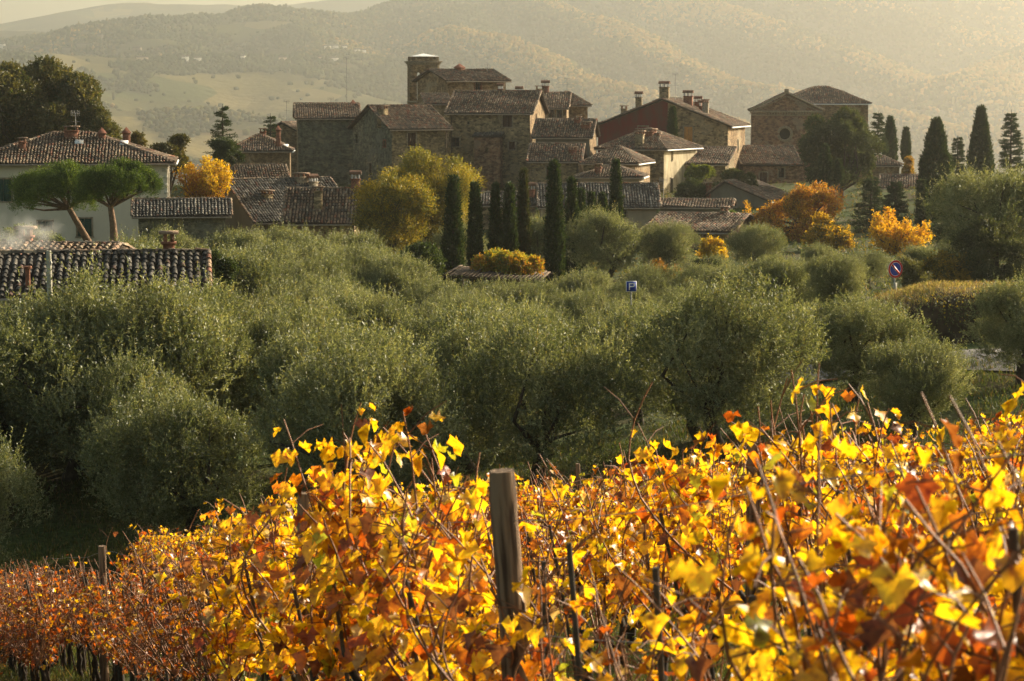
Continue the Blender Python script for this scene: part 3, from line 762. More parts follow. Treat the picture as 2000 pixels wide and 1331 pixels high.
# --- village left wing
house('house', 'low stone house with terracotta chimney pipe left of the tall grey block', 446, 296, 236, 566, 7.5, 266, 400, yaw=4, roof='hip', wall='stone_warm', over=0.3,
      chims=[(0.55, 0.55, 0.5, 0.6, 'slab', 'brick'), (0.82, 0.1, 1.7, 0.45, 'peak', 'brick')], extra=skylights([(0.93, 0.22)]), wins=[('F', 530, 330, 0.6, 0.9, 'brown')])
house('house', 'small gabled house peeking out beside the fir top', 515, 262, 262, 590, 8, 242, 360, yaw=-12, roof='gable_y', wall='stone_warm', over=0.3, ants=[(0.5, 0.2, 2.4)])
house('house', 'house with long brown roof behind the golden tree', 436, 372, 214, 566, 8, 326, 440, yaw=14, roof='gable_x', wall='stone', over=0.3, chims=[(0.05, 0.3, 0.4, 0.6, 'slab', 'stone')])
house('barn', 'barn with broad grey weathered roof and open gable end', 500, 432, 186, 690, 9, 352, 470, yaw=33, roof='gable_x', wall='stone', side='plaster_grey', pal=GREYPAL, over=0.4,
      chims=[(0.25, 0.25, 0.4, 0.7, 'slab', 'stone'), (0.8, 0.38, 0.5, 0.6, 'tile', 'trim'), (0.72, 0.46, 0.4, 0.9, 'slab', 'trim')])
house('cottage', 'cottage with purple brown tiles and square chimney before the barn', 560, 434, 180, 692, 6.5, 372, 480, yaw=0, roof='gable_x', wall='stone_warm', over=0.35,
      chims=[(0.45, 0.2, 1.3, 0.62, 'slab', 'stone'), (0.98, 0.5, .8, 0.65, 'tile', 'brick')])
house('tower_house', 'tall grey green stone block on the left edge of the village', 582, 232, 252, 700, 9, 205, 350, yaw=6, roof='gable_x', wall='stone_grey', side='stone_warm', over=0.35,
      chims=[(0.95, 0.48, 0.1, .5, 'peak', 'brick')], ants=[(0.85, 0.6, 5.2), (0.58, 0.6, 0.9)], wins=[('L', 577, 300, 0.5, 0.9, 'slit')])
house('house', 'stone house with asymmetric front gable and one brown window', 765, 252, 236, 874, 9.2, 209, 370, yaw=28, roof='gable_x', wall='stone', side='stone_grey', over=0.4,
      wins=[('F', 805, 273, 0.85, 1.3, 'brown'), ('L', 752, 281, 0.45, 0.6, 'brick'), ('L', 697, 271, 0.45, 0.9, 'slit'), ('L', 724, 331, 0.6, 1.2, 'dark')],
      chims=[(0.05, 0.30, .6, .9, 'slab', 'stone')], downpipe=[0.97])
# --- centre
def annex(root, W, D, H, rise, zr):
    mb = MB(); sx = W / 164.0
    x0, x1 = (932 - 876) * sx, (985 - 876) * sx; z1 = H - 2.4
    wall_face(mb, (x0, -1.4, 0), (1, 0, 0), x1 - x0, -2, z1, [((x1 - x0) * .42, (x1 - x0) * .55, z1 - 1.5, z1 - 1.1)], (0, 1, 0), 0.3)
    wall_face(mb, (x0, -1.4, 0), (0, 1, 0), 1.4, -2, z1, [], (1, 0, 0)); wall_face(mb, (x1, -1.4, 0), (0, 1, 0), 1.4, -2, z1, [], (-1, 0, 0))
    mb.poly([(x0, -1.4, z1), (x1, -1.4, z1), (x1, 0, z1 + 0.3), (x0, 0, z1 + 0.3)])
    mb.build('buttress_annex', M['stone_red'], root)
    t, s = MB(), MB(); slope(s, t, (x0 - 0.2, -1.6, z1 + 0.05), (1, 0, 0), (0, .97, .24), [(0, 0), (x1 - x0 + .4, 0), (x1 - x0 + .4, 1.6), (0, 1.6)], GREYPAL)
    r = t.build('annex_roof', M['tile'], root); s.build('roof_underlay', M['dark_tile'], r)
house('tall_house', 'tallest stone house at the village centre with sunlit right gable', 877, 221, 246, 1035, 9.5, 181, 400, yaw=-10, roof='gable_x', wall='stone', side='stone_warm', over=0.4,
      wins=[('F', 991, 237, 0.95, 1.15, 'brown'), ('F', 890, 278, 0.8, 0.9, 'dark'), ('F', 1000, 285, 0.65, 0.8, 'brown'), ('F', 915, 240, 0.25, 0.3, 'slit'), ('F', 970, 352, 0.6, 1.2, 'dark'),
            ('R', 1047, 212, 0.5, 1.0, 'slit')],
      chims=[(0.53, 0.52, 0.35, 0.5, 'tile', 'brick'), (0.76, 0.55, 0.15, 0.6, 'tile', 'brick')], downpipe=[0.03], extra=annex)
house('house', 'high gabled stone house beside the bell tower', 875, 158, 268, 988, 7.5, 139, 230, yaw=29, roof='gable_x', wall='stone_warm', over=0.45,
      wins=[('F', 934, 169, 0.7, 0.9, 'brick')], chims=[(0.47, 0.5, 0.3, 0.9, 'peak', 'brick')], ants=[(0.9, 0.4, 1.0)])
house('lean_to', 'small lean to roof between bell tower and tallest house', 835, 205, 258, 880, 5, 186, 260, yaw=8, roof='shed', wall='stone', over=0.25)
house('house', 'square house with pyramid roof and finial behind the tallest house', 1108, 206, 268, 1147, 7.0, 182, 300, yaw=18, roof='hip', wall='stone_warm', side='stone_warm', over=0.35, ants=[(0.5, 0.5, 1.6)])
house('house', 'narrow house with tall square chimney behind the lit gable', 1050, 212, 262, 1106, 8, 184, 300, yaw=-4, roof='gable_x', wall='stone_warm', over=0.3,
      wins=[('F', 1076, 222, 0.5, 0.9, 'dark'), ('F', 1092, 222, 0.5, 0.9, 'dark')], chims=[(0.2, 0.5, 0.8, 0.75, 'tile', 'brick'), (0.02, 0.5, 0.5, 0.9, 'slab', 'stone')], ants=[(0.15, 0.6, 1.9)])
house('house', 'stone house with high ridge right of the tallest house', 1046, 268, 240, 1151, 6.5, 236, 330, yaw=-8, roof='gable_x', wall='plaster_grey', side='stone_warm', over=0.35,
      chims=[(0.72, 0.40, 0.35, 0.6, 'slab', 'brick'), (0.90, 0.25, 0.3, 0.9, 'slab', 'brick')])
house('house', 'stone house with dark window below the high ridge house', 1036, 315, 232, 1130, 6.0, 284, 400, yaw=-6, roof='gable_x', wall='stone', side='stone_warm', over=0.35,
      wins=[('F', 1075, 337, 0.75, 1.3, 'brown')], chims=[(0.85, 0.2, 0.4, 0.7, 'slab', 'brick')], downpipe=[0.97])
house('house', 'hip roofed house stepping down left of the lit white wall', 1140, 319, 229, 1240, 7.5, 288, 400, yaw=-14, roof='hip', wall='stone', side='stone_warm', over=0.35, pal=None)
house('house', 'low round eaved house with warm plaster under the hip roof', 1132, 346, 220, 1248, 5.0, 325, 400, yaw=-8, roof='hip', wall='plaster_beige', over=0.35,
      chims=[(0.3, 0.1, 0.6, 0.55, 'slab', 'brick')])
house('house', 'house with sunlit pale end wall and lattice chimney', 1172, 290, 240, 1296, 9.5, 253, 400, yaw=-24, roof='hip', wall='stone', side='plaster_lit', over=0.45,
      wins=[('R', 1312, 303, 0.6, 1.1, 'slit'), ('R', 1311, 365, 0.7, 1.6, 'dark')], chims=[(0.55, 0.33, 0.35, 1.6, 'slab', 'brick'), (0.78, 0.25, 0.3, 0.3, 'slab', 'trim'), (0.6, 0.04, 1.2, 0.75, 'slab', 'stone')])
# --- right
def red_wall(root, W, D, H, rise, zr):
    mb = MB(); a = W * 0.54
    mb.poly([(0.02, -0.03, 0), (a, -0.03, 0), (a, -0.03, zr(a, 0) - 0.06), (W * .5, -0.03, H + rise - .06), (0.02, -0.03, H + 0.0)]); mb.build('red_wall_coat', M['plaster_red'], root)
house('red_house', 'wide gabled house with worn red plaster on its left half', 1168, 246, 255, 1420, 12, 196, 400, yaw=-14, roof='gable_y', wall='stone', side='stone_warm', over=0.45, ridge_u=0.5,
      wins=[('F', 1255, 252, 1.0, 1.1, 'brown'), ('F', 1343, 262, 0.9, 1.9, 'ochre_door'), ('R', 1440, 285, 0.6, 1.2, 'green'), ('R', 1432, 300, 0.5, 1.0, 'slit')],
      chims=[(0.5, 0.08, 1.3, 0.95, 'tile', 'stone'), (0.30, 0.1, 1.3, 0.65, 'tile', 'stone'), (0.15, 0.3, 0.9, 0.6, 'slab', 'stone'), (0.62, 0.5, 1.0, 0.9, 'tile', 'brick'), (0.74, 0.45, 0.6, 0.7, 'tile', 'brick'), (0.8, 0.2, 1.3, 0.6, 'slab', 'trim'), (0.68, 0.62, 0.7, 0.7, 'tile', 'brick')],
      ants=[(0.55, 0.3, 3.0)], extra=red_wall)
house('lean_to', 'lean to with sloping roof against the red house', 1330, 322, 243, 1416, 5.5, 290, 400, yaw=-14, roof='shed', wall='stone', over=0.3)
house('house', 'low dark house between red house and church', 1452, 322, 258, 1560, 8, 288, 400, yaw=8, roof='gable_x', wall='stone_red', over=0.3, wins=[('F', 1525, 338, 0.6, 1.0, 'dark'), ('F', 1490, 352, 0.8, 1.6, 'door')], gutter='eave')
house('house', 'low house with broad brown roof and red chimney near the vines', 1370, 392, 222, 1500, 9, 357, 430, yaw=-20, roof='gable_y', wall='plaster_grey', over=0.3, chims=[(0.1, 0.0, 0.8, 0.5, 'slab', 'brick')], ridge_u=0.35)
house('house', 'long low house with grey tiles behind the cypress tips', 1058, 404, 204, 1282, 6.5, 362, 440, yaw=1, roof='gable_x', wall='plaster_beige', pal=GREYPAL, over=0.35,
      wins=[('F', 1215, 415, 0.7, 0.8, 'dark')])
house('cottage', 'low grey tiled cottage behind the thin cypresses', 938, 402, 208, 1046, 6, 379, 440, yaw=0, roof='gable_x', wall='stone', pal=GREYPAL, over=0.3, chims=[(0.93, 0.3, 0.7, 0.6, 'tile', 'brick')])
house('house', 'long low house stepping down to the right below the lit wall', 1290, 406, 205, 1425, 5, 392, 450, yaw=-8, roof='gable_x', wall='plaster_grey', over=0.3, ants=[(0.02, 0.3, 2.0)])
house('cottage', 'sloping brown roofed cottage beside the rounded olive trees', 1262, 452, 182, 1420, 9, 418, 500, yaw=-22, roof='gable_x', wall='stone_warm', over=0.35, chims=[(0.75, 0.5, 0.3, 0.5, 'slab', 'trim')])
house('house', 'brown stone house corner behind the round holm oak', 1690, 324, 250, 1755, 6, 307, 420, yaw=-6, roof='hip', wall='stone_warm', over=0.35)
house('barn', 'reddish roofed barn left of the broad cypress', 1722, 368, 236, 1800, 7, 344, 430, yaw=-10, roof='gable_x', wall='stone_red', over=0.3)

# bell tower
def bell_tower():
    d = 284; c = P(826, 200, d); s = d / F; w = 56 * s; zt = P(826, 111, d).z; zb = P(826, 300, d).z; H = zt - zb
    root = empty('bell_tower', (c.x, c.y + w / 2, zb), math.radians(7), label='square bell tower with arched opening, cornice and pale flat cap', cat='bell tower')
    mb = MB(); h = w / 2
    zo = P(826, 196, d).z - zb; z1 = P(826, 146, d).z - zb
    # four walls each with a tall arch
    for k in range(4):
        a = k * math.pi / 2; U = np.array([math.cos(a), math.sin(a), 0]); Nn = np.array([math.sin(a), -math.cos(a), 0])
        O = Nn * h - U * h
        aw = 0.19 * w; cx = w * 0.33 if k in (0, 2) else w * 0.5
        if k == 2: cx = w - cx
        def pt(u, z, dd=0): return O + U * u + np.array([0, 0, z]) - Nn * dd
        mb.poly([pt(0, -3), pt(w, -3), pt(w, zo), pt(0, zo)]); mb.poly([pt(0, zo), pt(cx - aw / 2, zo), pt(cx - aw / 2, z1), pt(0, z1)])
        mb.poly([pt(cx + aw / 2, zo), pt(w, zo), pt(w, z1), pt(cx + aw / 2, z1)])
        ang = np.linspace(0, math.pi, 9); ar = [(cx - math.cos(t) * aw / 2, z1 + math.sin(t) * aw / 2) for t in ang]; zh = H
        for (u0, a0), (u1, a1) in zip(ar[:-1], ar[1:]):
            mb.poly([pt(u0, a0), pt(u1, a1), pt(u1, zh), pt(u0, zh)]); mb.poly([pt(u0, a0), pt(u0, a0, .5), pt(u1, a1, .5), pt(u1, a1)])
        mb.poly([pt(0, z1), pt(cx - aw / 2, z1), pt(cx - aw / 2, zh), pt(0, zh)]); mb.poly([pt(cx + aw / 2, z1), pt(w, z1), pt(w, zh), pt(cx + aw / 2, zh)])
        for uu in (cx - aw / 2, cx + aw / 2): mb.poly([pt(uu, zo), pt(uu, z1), pt(uu, z1, .5), pt(uu, zo, .5)])
        mb.poly([pt(cx - aw / 2, zo), pt(cx + aw / 2, zo), pt(cx + aw / 2, zo, .5), pt(cx - aw / 2, zo, .5)])
    mb.build('wall', M['stone_warm'], root)
    for sx in (-1, 1):
        for sy in (-1, 1):
            pl = MB(); pl.box((sx * (h - 0.15), sy * (h - 0.15), (zo + H - 0.9) / 2 - .1), (0.42, 0.42, H - 1.1 - zo + 1.2)); pl.build('pilaster', M['stone_warm'], root)
    co = MB(); zc = P(826, 121, d).z - zb
    for i, (e, t) in enumerate(((0.12, .16), (0.24, .14), (0.38, .12))): co.box((0, 0, zc - .28 + i * .15), (w + 2 * e, w + 2 * e, t))
    co.build('cornice', M['trim'], root)
    co = MB(); co.box((0, 0, zo - 0.2), (w + .24, w + .24, .2)); co.build('string_course', M['trim'], root)
    cp = MB(); e = h + .06; zt_ = H + 0.02
    v = [(-e, -e, zt_), (e, -e, zt_), (e, e, zt_), (-e, e, zt_), (0, 0, zt_ + .38)]
    cp.add(v, [[0, 1, 4], [1, 2, 4], [2, 3, 4], [3, 0, 4]]); cp.add(v, [[0, 3, 2, 1]]); cp.build('cap', M['white'], root)
bell_tower()

# church
def church():
    d = 278; s = d / F; ya = math.radians(-4)
    p0 = P(1469, 216, d); W = 132 * s; zb = P(1469, 400, d).z; H = p0.z - zb; D = 11
    root = empty('church', (p0.x, p0.y, zb), ya, label='stone church with pediment front, round window and tiled nave', cat='church')
    rise = P(1530, 184, d).z - p0.z
    mb = MB(); oc = ((1533 - 1469) * s, P(1533, 262, d).z - zb, 0.62); k = 20
    cx, cz, r = oc; q = 1.3
    wall_face(mb, (0, 0, 0), (1, 0, 0), W, -3, H, [(cx - q, cx + q, cz - q, cz + q)], (0, 1, 0), 0.001)
    ang = np.arange(k) / k * 2 * math.pi + math.pi / 4
    def sq(t):
        c_, s_ = math.cos(t), math.sin(t); m_ = q / max(abs(c_), abs(s_)); return (cx + c_ * m_, 0, cz + s_ * m_)
    for i in range(k):
        t0, t1 = ang[i], ang[(i + 1) % k]
        a0 = (cx + r * math.cos(t0), 0, cz + r * math.sin(t0)); a1 = (cx + r * math.cos(t1), 0, cz + r * math.sin(t1))
        mb.poly([sq(t0), sq(t1), a1, a0]); mb.poly([a0, a1, (a1[0], .4, a1[2]), (a0[0], .4, a0[2])])
    mb.poly([(0, 0, H), (W, 0, H), (W / 2, 0, H + rise)])
    wall_face(mb, (W, 0, 0), (0, 1, 0), 5, -3, H, [], (-1, 0, 0)); wall_face(mb, (0, 0, 0), (0, 1, 0), 5, -3, H, [], (1, 0, 0))
    mb.build('wall', M['stone_red'], root)
    rg = MB()
    t = np.linspace(0, 2 * math.pi, 25)
    rg.tube(np.stack([cx + (r + .16) * np.cos(t), np.full(25, -.02), cz + (r + .16) * np.sin(t)], -1), 0.17, 6, cap=False)
    w_ = rg.build('window', M['trim'], root); pn = MB(); pn.poly([(cx + r * math.cos(a), .38, cz + r * math.sin(a)) for a in ang]); pn.build('pane', M['glass'], w_)
    co = MB(); co.box((W / 2, -.12, H - .15), (W + .5, .34, .22)); co.box((W / 2, -.06, H - .55), (W + .2, .2, .14))
    n = 26
    for i in range(n): co.box(((i + .5) * W / n, -.10, H - .36), (W / n * .5, .2, .2))
    for sx in (-1, 1):
        a = math.atan2(rise, W / 2); L = math.hypot(W / 2, rise)
        R = [[math.cos(a), 0, -sx * -math.sin(a) * -1], [0, 1, 0], [0, 0, 1]]
        x0 = 0 if sx == 1 else W
        for off, ww, dp in ((.06, .22, .34), (-.3, .12, .2)):
            pts = [(x0 - sx * .3, rise * -.3 / (W / 2)), (W / 2, rise)]
            p = [(pts[0][0], -dp, H + pts[0][1] + off), (pts[1][0], -dp, H + pts[1][1] + off), (pts[1][0], -dp, H + pts[1][1] + off + ww), (pts[0][0], -dp, H + pts[0][1] + off + ww)]
            b = [(x, .05 , z) for x, _, z in p]
            co.add(p + b, [[0, 1, 2, 3], [0, 4, 5, 1], [3, 2, 6, 7], [4, 7, 6, 5]])
    co.box((W / 2, -.15, H + rise + .35), (.5, .4, .45))
    co.build('pediment_cornice', M['trim'], root)
    tl, sb = MB(), MB(); tp = rise / (W / 2); L_ = math.hypot(1, tp); o = .35
    for sx, x0 in ((1, 0), (-1, W)):
        slope(sb, tl, (x0 - sx * o, -.3, H - o * tp + .14), (0, 1, 0), (sx / L_, 0, tp / L_), [(0, 0), (5.3, 0), (5.3, (W / 2 + o) * L_), (0, (W / 2 + o) * L_)])
    r_ = tl.build('roof', M['tile'], root); sb.build('roof_underlay', M['dark_tile'], r_)
    # nave behind, taller, hipped
    nv = MB(); x0, x1, y0, y1 = W * .42, (1692 - 1469) * s * 1.03, 4.5, 14.5; Hn = P(1600, 203, d + 5).z - zb; rn = P(1600, 172, d + 9).z - zb - Hn
    for O, U, w2, inn in (((x0, y0, 0), (1, 0, 0), x1 - x0, (0, 1, 0)), ((x1, y0, 0), (0, 1, 0), y1 - y0, (-1, 0, 0)), ((x0, y0, 0), (0, 1, 0), y1 - y0, (1, 0, 0)), ((x0, y1, 0), (1, 0, 0), x1 - x0, (0, -1, 0))):
        wall_face(nv, O, U, w2, -3, Hn, [], inn)
    nv.build('nave_wall', M['stone_warm'], root)
    tl, sb = MB(), MB(); Dn = y1 - y0; Wn = x1 - x0; tp = rn / (Dn / 2); L_ = math.hypot(1, tp); SL = (Dn / 2 + o) * L_; hx = Wn * .42 + o; zo = Hn - o * tp + .12
    slope(sb, tl, (x0 - o, y0 - o, zo), (1, 0, 0), (0, 1 / L_, tp / L_), [(0, 0), (Wn + 2 * o, 0), (Wn + 2 * o - hx, SL), (hx, SL)])
    slope(sb, tl, (x0 - o, y1 + o, zo), (1, 0, 0), (0, -1 / L_, tp / L_), [(0, 0), (Wn + 2 * o, 0), (Wn + 2 * o - hx, SL), (hx, SL)])
    dz = Hn + rn + .12 - zo; SX = math.hypot(hx, dz)
    for sx, xx in ((1, x0 - o), (-1, x1 + o)): slope(sb, tl, (xx, y0 - o, zo), (0, 1, 0), (sx * hx / SX, 0, dz / SX), [(0, 0), (Dn + 2 * o, 0), (Dn / 2 + o, SX)])
    zr = Hn + rn + .14; caps(tl, (x0 + hx - o, y0 + Dn / 2, zr), (x1 - hx + o, y0 + Dn / 2, zr))
    for xx, xr in ((x0 - o, x0 + hx - o), (x1 + o, x1 - hx + o)): caps(tl, (xx, y0 - o, zo + .05), (xr, y0 + Dn / 2, zr))
    r_ = tl.build('nave_roof', M['tile'], root); sb.build('roof_underlay', M['dark_tile'], r_)
    g = MB(); g.tube([(x0, y0 - o - .07, zo - .06), (x1 + o, y0 - o - .07, zo - .06)], .07, 6); g.build('gutter', M['white'], root)
church()

# far houses on the hillside
def far_houses():
    pal = [(0.62, 0.58, 0.5), (0.5, 0.42, 0.3), (0.3, 0.22, 0.15)]
    L = [(640, 97, 3800, 14, 0), (655, 95, 3810, 12, 0), (672, 96, 3820, 10, 0), (362, 117, 3640, 13, 0), (386, 119, 3630, 15, 0), (278, 119, 3620, 22, 1), (268, 100, 3680, 16, 2), (552, 119, 3650, 14, 1),
         (652, 119, 3640, 17, 0), (698, 103, 3740, 12, 0), (710, 103, 3740, 9, 0), (4, 92, 3600, 12, 0), (38, 96, 3610, 34, 2), (78, 100, 3600, 24, 2), (130, 100, 3620, 16, 2), (160, 92, 3700, 20, 2), (196, 74, 4300, 9, 2), (628, 118, 3660, 10, 1), (475, 116, 3700, 8, 0)]
    words = ['white farmhouse', 'ochre farmhouse', 'brown stone house']
    where = ['left of the cluster of three above', 'middle of the cluster of three above', 'right end of the cluster of three above', 'left one of the white pair mid left', 'right one of the white pair mid left', 'long low one below the pines row', 'on the ridge beside the conifers', 'alone in the middle slope',
             'widest white one below the cluster', 'left one of two small ones right', 'right one of two small ones right', 'at the extreme left edge of ridge', 'large one in the left ridge village', 'second in the left ridge village', 'third in the left ridge village', 'highest in the left ridge village', 'tiny tower on the far wooded ridge', 'small one left of the widest white', 'tiny one beside dark conifers']
    for (px, py, d, w, k), wh in zip(L, where):
        dd = np.arange(2600, 6000, 8.0); u_ = (px - 1000) / F; zz_ = np.array([P(px, py + 3, q).z for q in dd]); hh_ = hz(u_ * dd, dd); hit = np.nonzero(hh_ >= zz_)[0]
        d = float(dd[hit[0]]) if len(hit) else d
        p = P(px, py, d); s = d / F; W = w * s; z = float(hz(np.array([p.x]), np.array([p.y]))[0]); zt = max(p.z, z + 2)
        root = empty('farmhouse', (p.x, p.y, z), random.uniform(-.4, .3), label=f'{words[k]} on the hazy far hillside, {wh}'[:110], cat='farmhouse', group='farmhouses on the far hillside')
        h = 6.5; mb = MB(); mb.box((0, 0, h / 2 - 4), (W, 8, h + 8)); mb.build('wall', [mat_far[k]], root)
        rb = MB(); a, b = W / 2 + .5, 4.6
        v = [(-a, -b, h), (a, -b, h), (a, b, h), (-a, b, h), (-a, 0, h + 2), (a, 0, h + 2)]
        rb.add(v, [[0, 1, 5, 4], [3, 4, 5, 2], [0, 3, 2, 1]]); rb.add(v, [[0, 4, 3], [1, 2, 5]]); rb.build('roof', M['dark_tile'], root)
mat_far = [mat_plaster('far_white_wall', (0.75, 0.70, 0.6)), mat_plaster('far_ochre_wall', (0.5, 0.4, 0.28)), mat_plaster('far_brown_wall', (0.2, 0.15, 0.1))]
far_houses()

# ------------------------------------------------------------------ foliage
def rand_dirs(n): return unit(rng.normal(size=(n, 3)))
def leaves(mb, C, Dr, L, Wd, col, bend=0.0, m=0):
    """rhombic leaves: base C, direction Dr, length L, width Wd (arrays)"""
    n = len(C); side = unit(np.cross(Dr, rand_dirs(n)))
    L = np.broadcast_to(L, n)[:, None]; Wd = np.broadcast_to(Wd, n)[:, None]
    V = np.stack([C, C + Dr * L * .45 + side * Wd * .5, C + Dr * L, C + Dr * L * .45 - side * Wd * .5], 1).reshape(-1, 3)
    mb.add(V, (np.arange(n)[:, None] * 4 + np.arange(4)[None]), col, m)
def sprays(mb, base, dirs, slen, nl, L, Wd, pal, pp, spread=0.8, cvar=0.2, droop=0.0, cl=None):
    """each spray: nl leaves along a shoot"""
    n = len(base); slen = np.broadcast_to(slen, n)
    t = (np.arange(nl)[None] + rng.uniform(0, 1, (n, nl))) / nl
    C = base[:, None] + dirs[:, None] * (t * slen[:, None])[..., None]
    C[..., 2] -= droop * (t ** 2) * slen[:, None]
    Dd = unit(dirs[:, None] + rng.normal(size=(n, nl, 3)) * spread)
    pal = np.asarray(pal, float)
    if cl is None: ci = rng.choice(len(pal), (n, 1), p=pp)
    else: ci = cl[:, None]
    mixed = np.where(rng.uniform(0, 1, (n, nl)) < .3, rng.choice(len(pal), (n, nl), p=pp), ci)
    col = pal[mixed] * (1 + rng.uniform(-cvar, cvar, (n, nl, 1)))
    q = n * nl
    leaves(mb, C.reshape(q, 3), Dd.reshape(q, 3), L * rng.uniform(.7, 1.25, q), Wd * rng.uniform(.7, 1.25, q), col.reshape(q, 3))
def puffs(n, rx, ry, rz, cz, r0, r1, low=-0.5, seed=0):
    r = np.random.default_rng(seed); out = []
    while len(out) < n:
        v = r.normal(size=3); v /= np.linalg.norm(v); v *= r.uniform(.25, 1) ** .5
        if v[2] < low: continue
        out.append((v[0] * rx, v[1] * ry, cz + v[2] * rz, r.uniform(r0, r1)))
    return np.array(out)
def crown_pts(pf, n, shell=(.7, 1.0), low=-.55, gaps=None, gap_t=-.45):
    w = pf[:, 3] ** 2; k = rng.choice(len(pf), n, p=w / w.sum()); dv = rand_dirs(n)
    dv[:, 2] = np.where(dv[:, 2] < low, -dv[:, 2], dv[:, 2])
    rr = rng.uniform(*shell, n) * pf[k, 3]
    p = pf[k, :3] + dv * rr[:, None] * np.array([1, 1, .85])
    # keep the outside of the union only
    inside = np.zeros(n, bool)
    for q in pf: inside |= (np.linalg.norm((p - q[:3]) / np.array([1, 1, .85]), axis=1) < q[3] * shell[0] * .86)
    ok = ~inside
    if gaps is not None: ok &= gaps(p) > gap_t
    return p[ok], dv[ok], k[ok]
def limb_tree(tb, pf, base_h, r0, n=None, sway=.15, k=6, root=(0, 0, 0)):
    """trunk up to base_h then limbs to puff centres"""
    root = np.array(root, float); top = root + np.array([rng.normal() * sway, rng.normal() * sway, base_h])
    mid = (root + top) / 2 + rng.normal(size=3) * sway * .5
    tb.tube([root - [0, 0, .5], root, mid, top], [r0 * 1.35, r0 * 1.2, r0, r0 * .85], k + 2)
    sel = pf if n is None else pf[rng.choice(len(pf), min(n, len(pf)), replace=False)]
    for q in sel:
        e = q[:3]; m_ = top * .5 + e * .5 + rng.normal(size=3) * .15 * np.linalg.norm(e - top); m_[2] = max(m_[2], top[2] * .95)
        tb.tube([top, m_ * .6 + top * .4, m_, e], [r0 * .6, r0 * .42, r0 * .28, r0 * .1], k, cap=False)

def tree(name, crown, trunk, mleaf, mbark='bark', **tagk):
    root = empty(name); tag(root, **tagk)
    trunk.build('trunk', M[mbark], root); crown.build('crown', M[mleaf], root)
    return root
def place(o, px, d, z=None, rz=None, s=1.0):
    x = (px - 1000) / F * d
    o.location = (x, d, float(gz(x, d)) if z is None else z)
    o.rotation_euler = (0, 0, random.uniform(0, 6.28) if rz is None else rz)
    o.scale = (s, s, s) if np.isscalar(s) else s
    return o
def top_h(px, py, d):
    """height a tree needs for its top to reach photo row py"""
    p = P(px, py, d); return p.z - float(gz(p.x, d))

OL = [(0.180, 0.195, 0.090), (0.265, 0.270, 0.135), (0.110, 0.130, 0.055), (0.35, 0.35, 0.20), (0.25, 0.21, 0.07)]
OLP = [.33, .27, .22, .10, .08]
def olive_proto(seed, R=2.1, Ht=4.3, nsp=7400, nl=16):
    global rng
    rng = np.random.default_rng(seed)
    pf = puffs(27, R * .76, R * .76, Ht * .28, Ht * .56, R * .22, R * .42, -.75, seed)
    low = puffs(6, R * .7, R * .7, .3, Ht * .33, R * .3, R * .42, -1, seed + 50)
    lead = []
    for q in range(9):
        a = rng.uniform(0, 6.28); r_ = R * rng.uniform(.1, .85); zc = Ht * (.80 - .28 * (r_ / R) ** 2) + rng.uniform(0, .55)
        for w in range(3): lead.append((math.cos(a) * r_ * (1 + .06 * w), math.sin(a) * r_ * (1 + .06 * w), zc - .34 * w, R * (.09 + .05 * w)))
    pf = np.concatenate([pf, low, np.array(lead)])
    g = SNoise(seed, 2.4)
    cr, tb = MB(), MB()
    p, dv, k = crown_pts(pf, nsp, (.5, 1.05), -.9, g, -.35)
    dirs = unit(dv * .55 + np.array([0, 0, .85]) + rng.normal(size=dv.shape) * .35)
    clump = SNoise(seed + 9, 1.3)(p)
    cl = np.clip(((clump + .6) * 2.2 + rng.uniform(-1, 1, len(p)) * .9).astype(int), 0, 3)
    cmap = np.array([2, 0, 1, 3])[cl]
    sprays(cr, p, dirs, rng.uniform(.2, .5, len(p)), nl, .085, .026, OL, OLP, .75, .22, .1, cmap)
    # long water shoots on top
    ii = rng.choice(len(p), 520); pt = p[ii]; sel = pt[:, 2] > Ht * .5
    sprays(cr, pt[sel], unit(np.array([0, 0, 1.]) + rng.normal(size=(sel.sum(), 3)) * .25), rng.uniform(.5, 1.0, sel.sum()), 26, .08, .024, OL, OLP, .7, .2)
    limb_tree(tb, pf, Ht * .26, .17, 11, .2)
    return tree('olive_tree', cr, tb, 'olive')
OLIVES = [olive_proto(100 + i, R, H) for i, (R, H) in enumerate([(2.1, 4.3), (2.35, 4.6), (1.9, 4.1), (2.2, 4.8), (2.5, 4.4)])]
def true_h(o):
    c = [c for c in o.children if c.name.startswith('crown')][0].data
    a = np.empty(len(c.vertices) * 3); c.vertices.foreach_get('co', a); return float(np.percentile(a[2::3], 99.3))
OH = [true_h(o) for o in OLIVES]
_used = {}
def use(protos, i):
    o = protos[i]
    if o.name not in _used: _used[o.name] = 1; return o
    return copy_tree(o)

ORD = ['first', 'second', 'third', 'fourth', 'fifth', 'sixth', 'seventh', 'eighth', 'ninth', 'tenth', 'eleventh', 'twelfth', 'thirteenth', 'fourteenth', 'fifteenth', 'sixteenth', 'seventeenth', 'eighteenth', 'nineteenth', 'twentieth']
def nth(i): return ORD[i] if i < 20 else f'{i + 1}th'
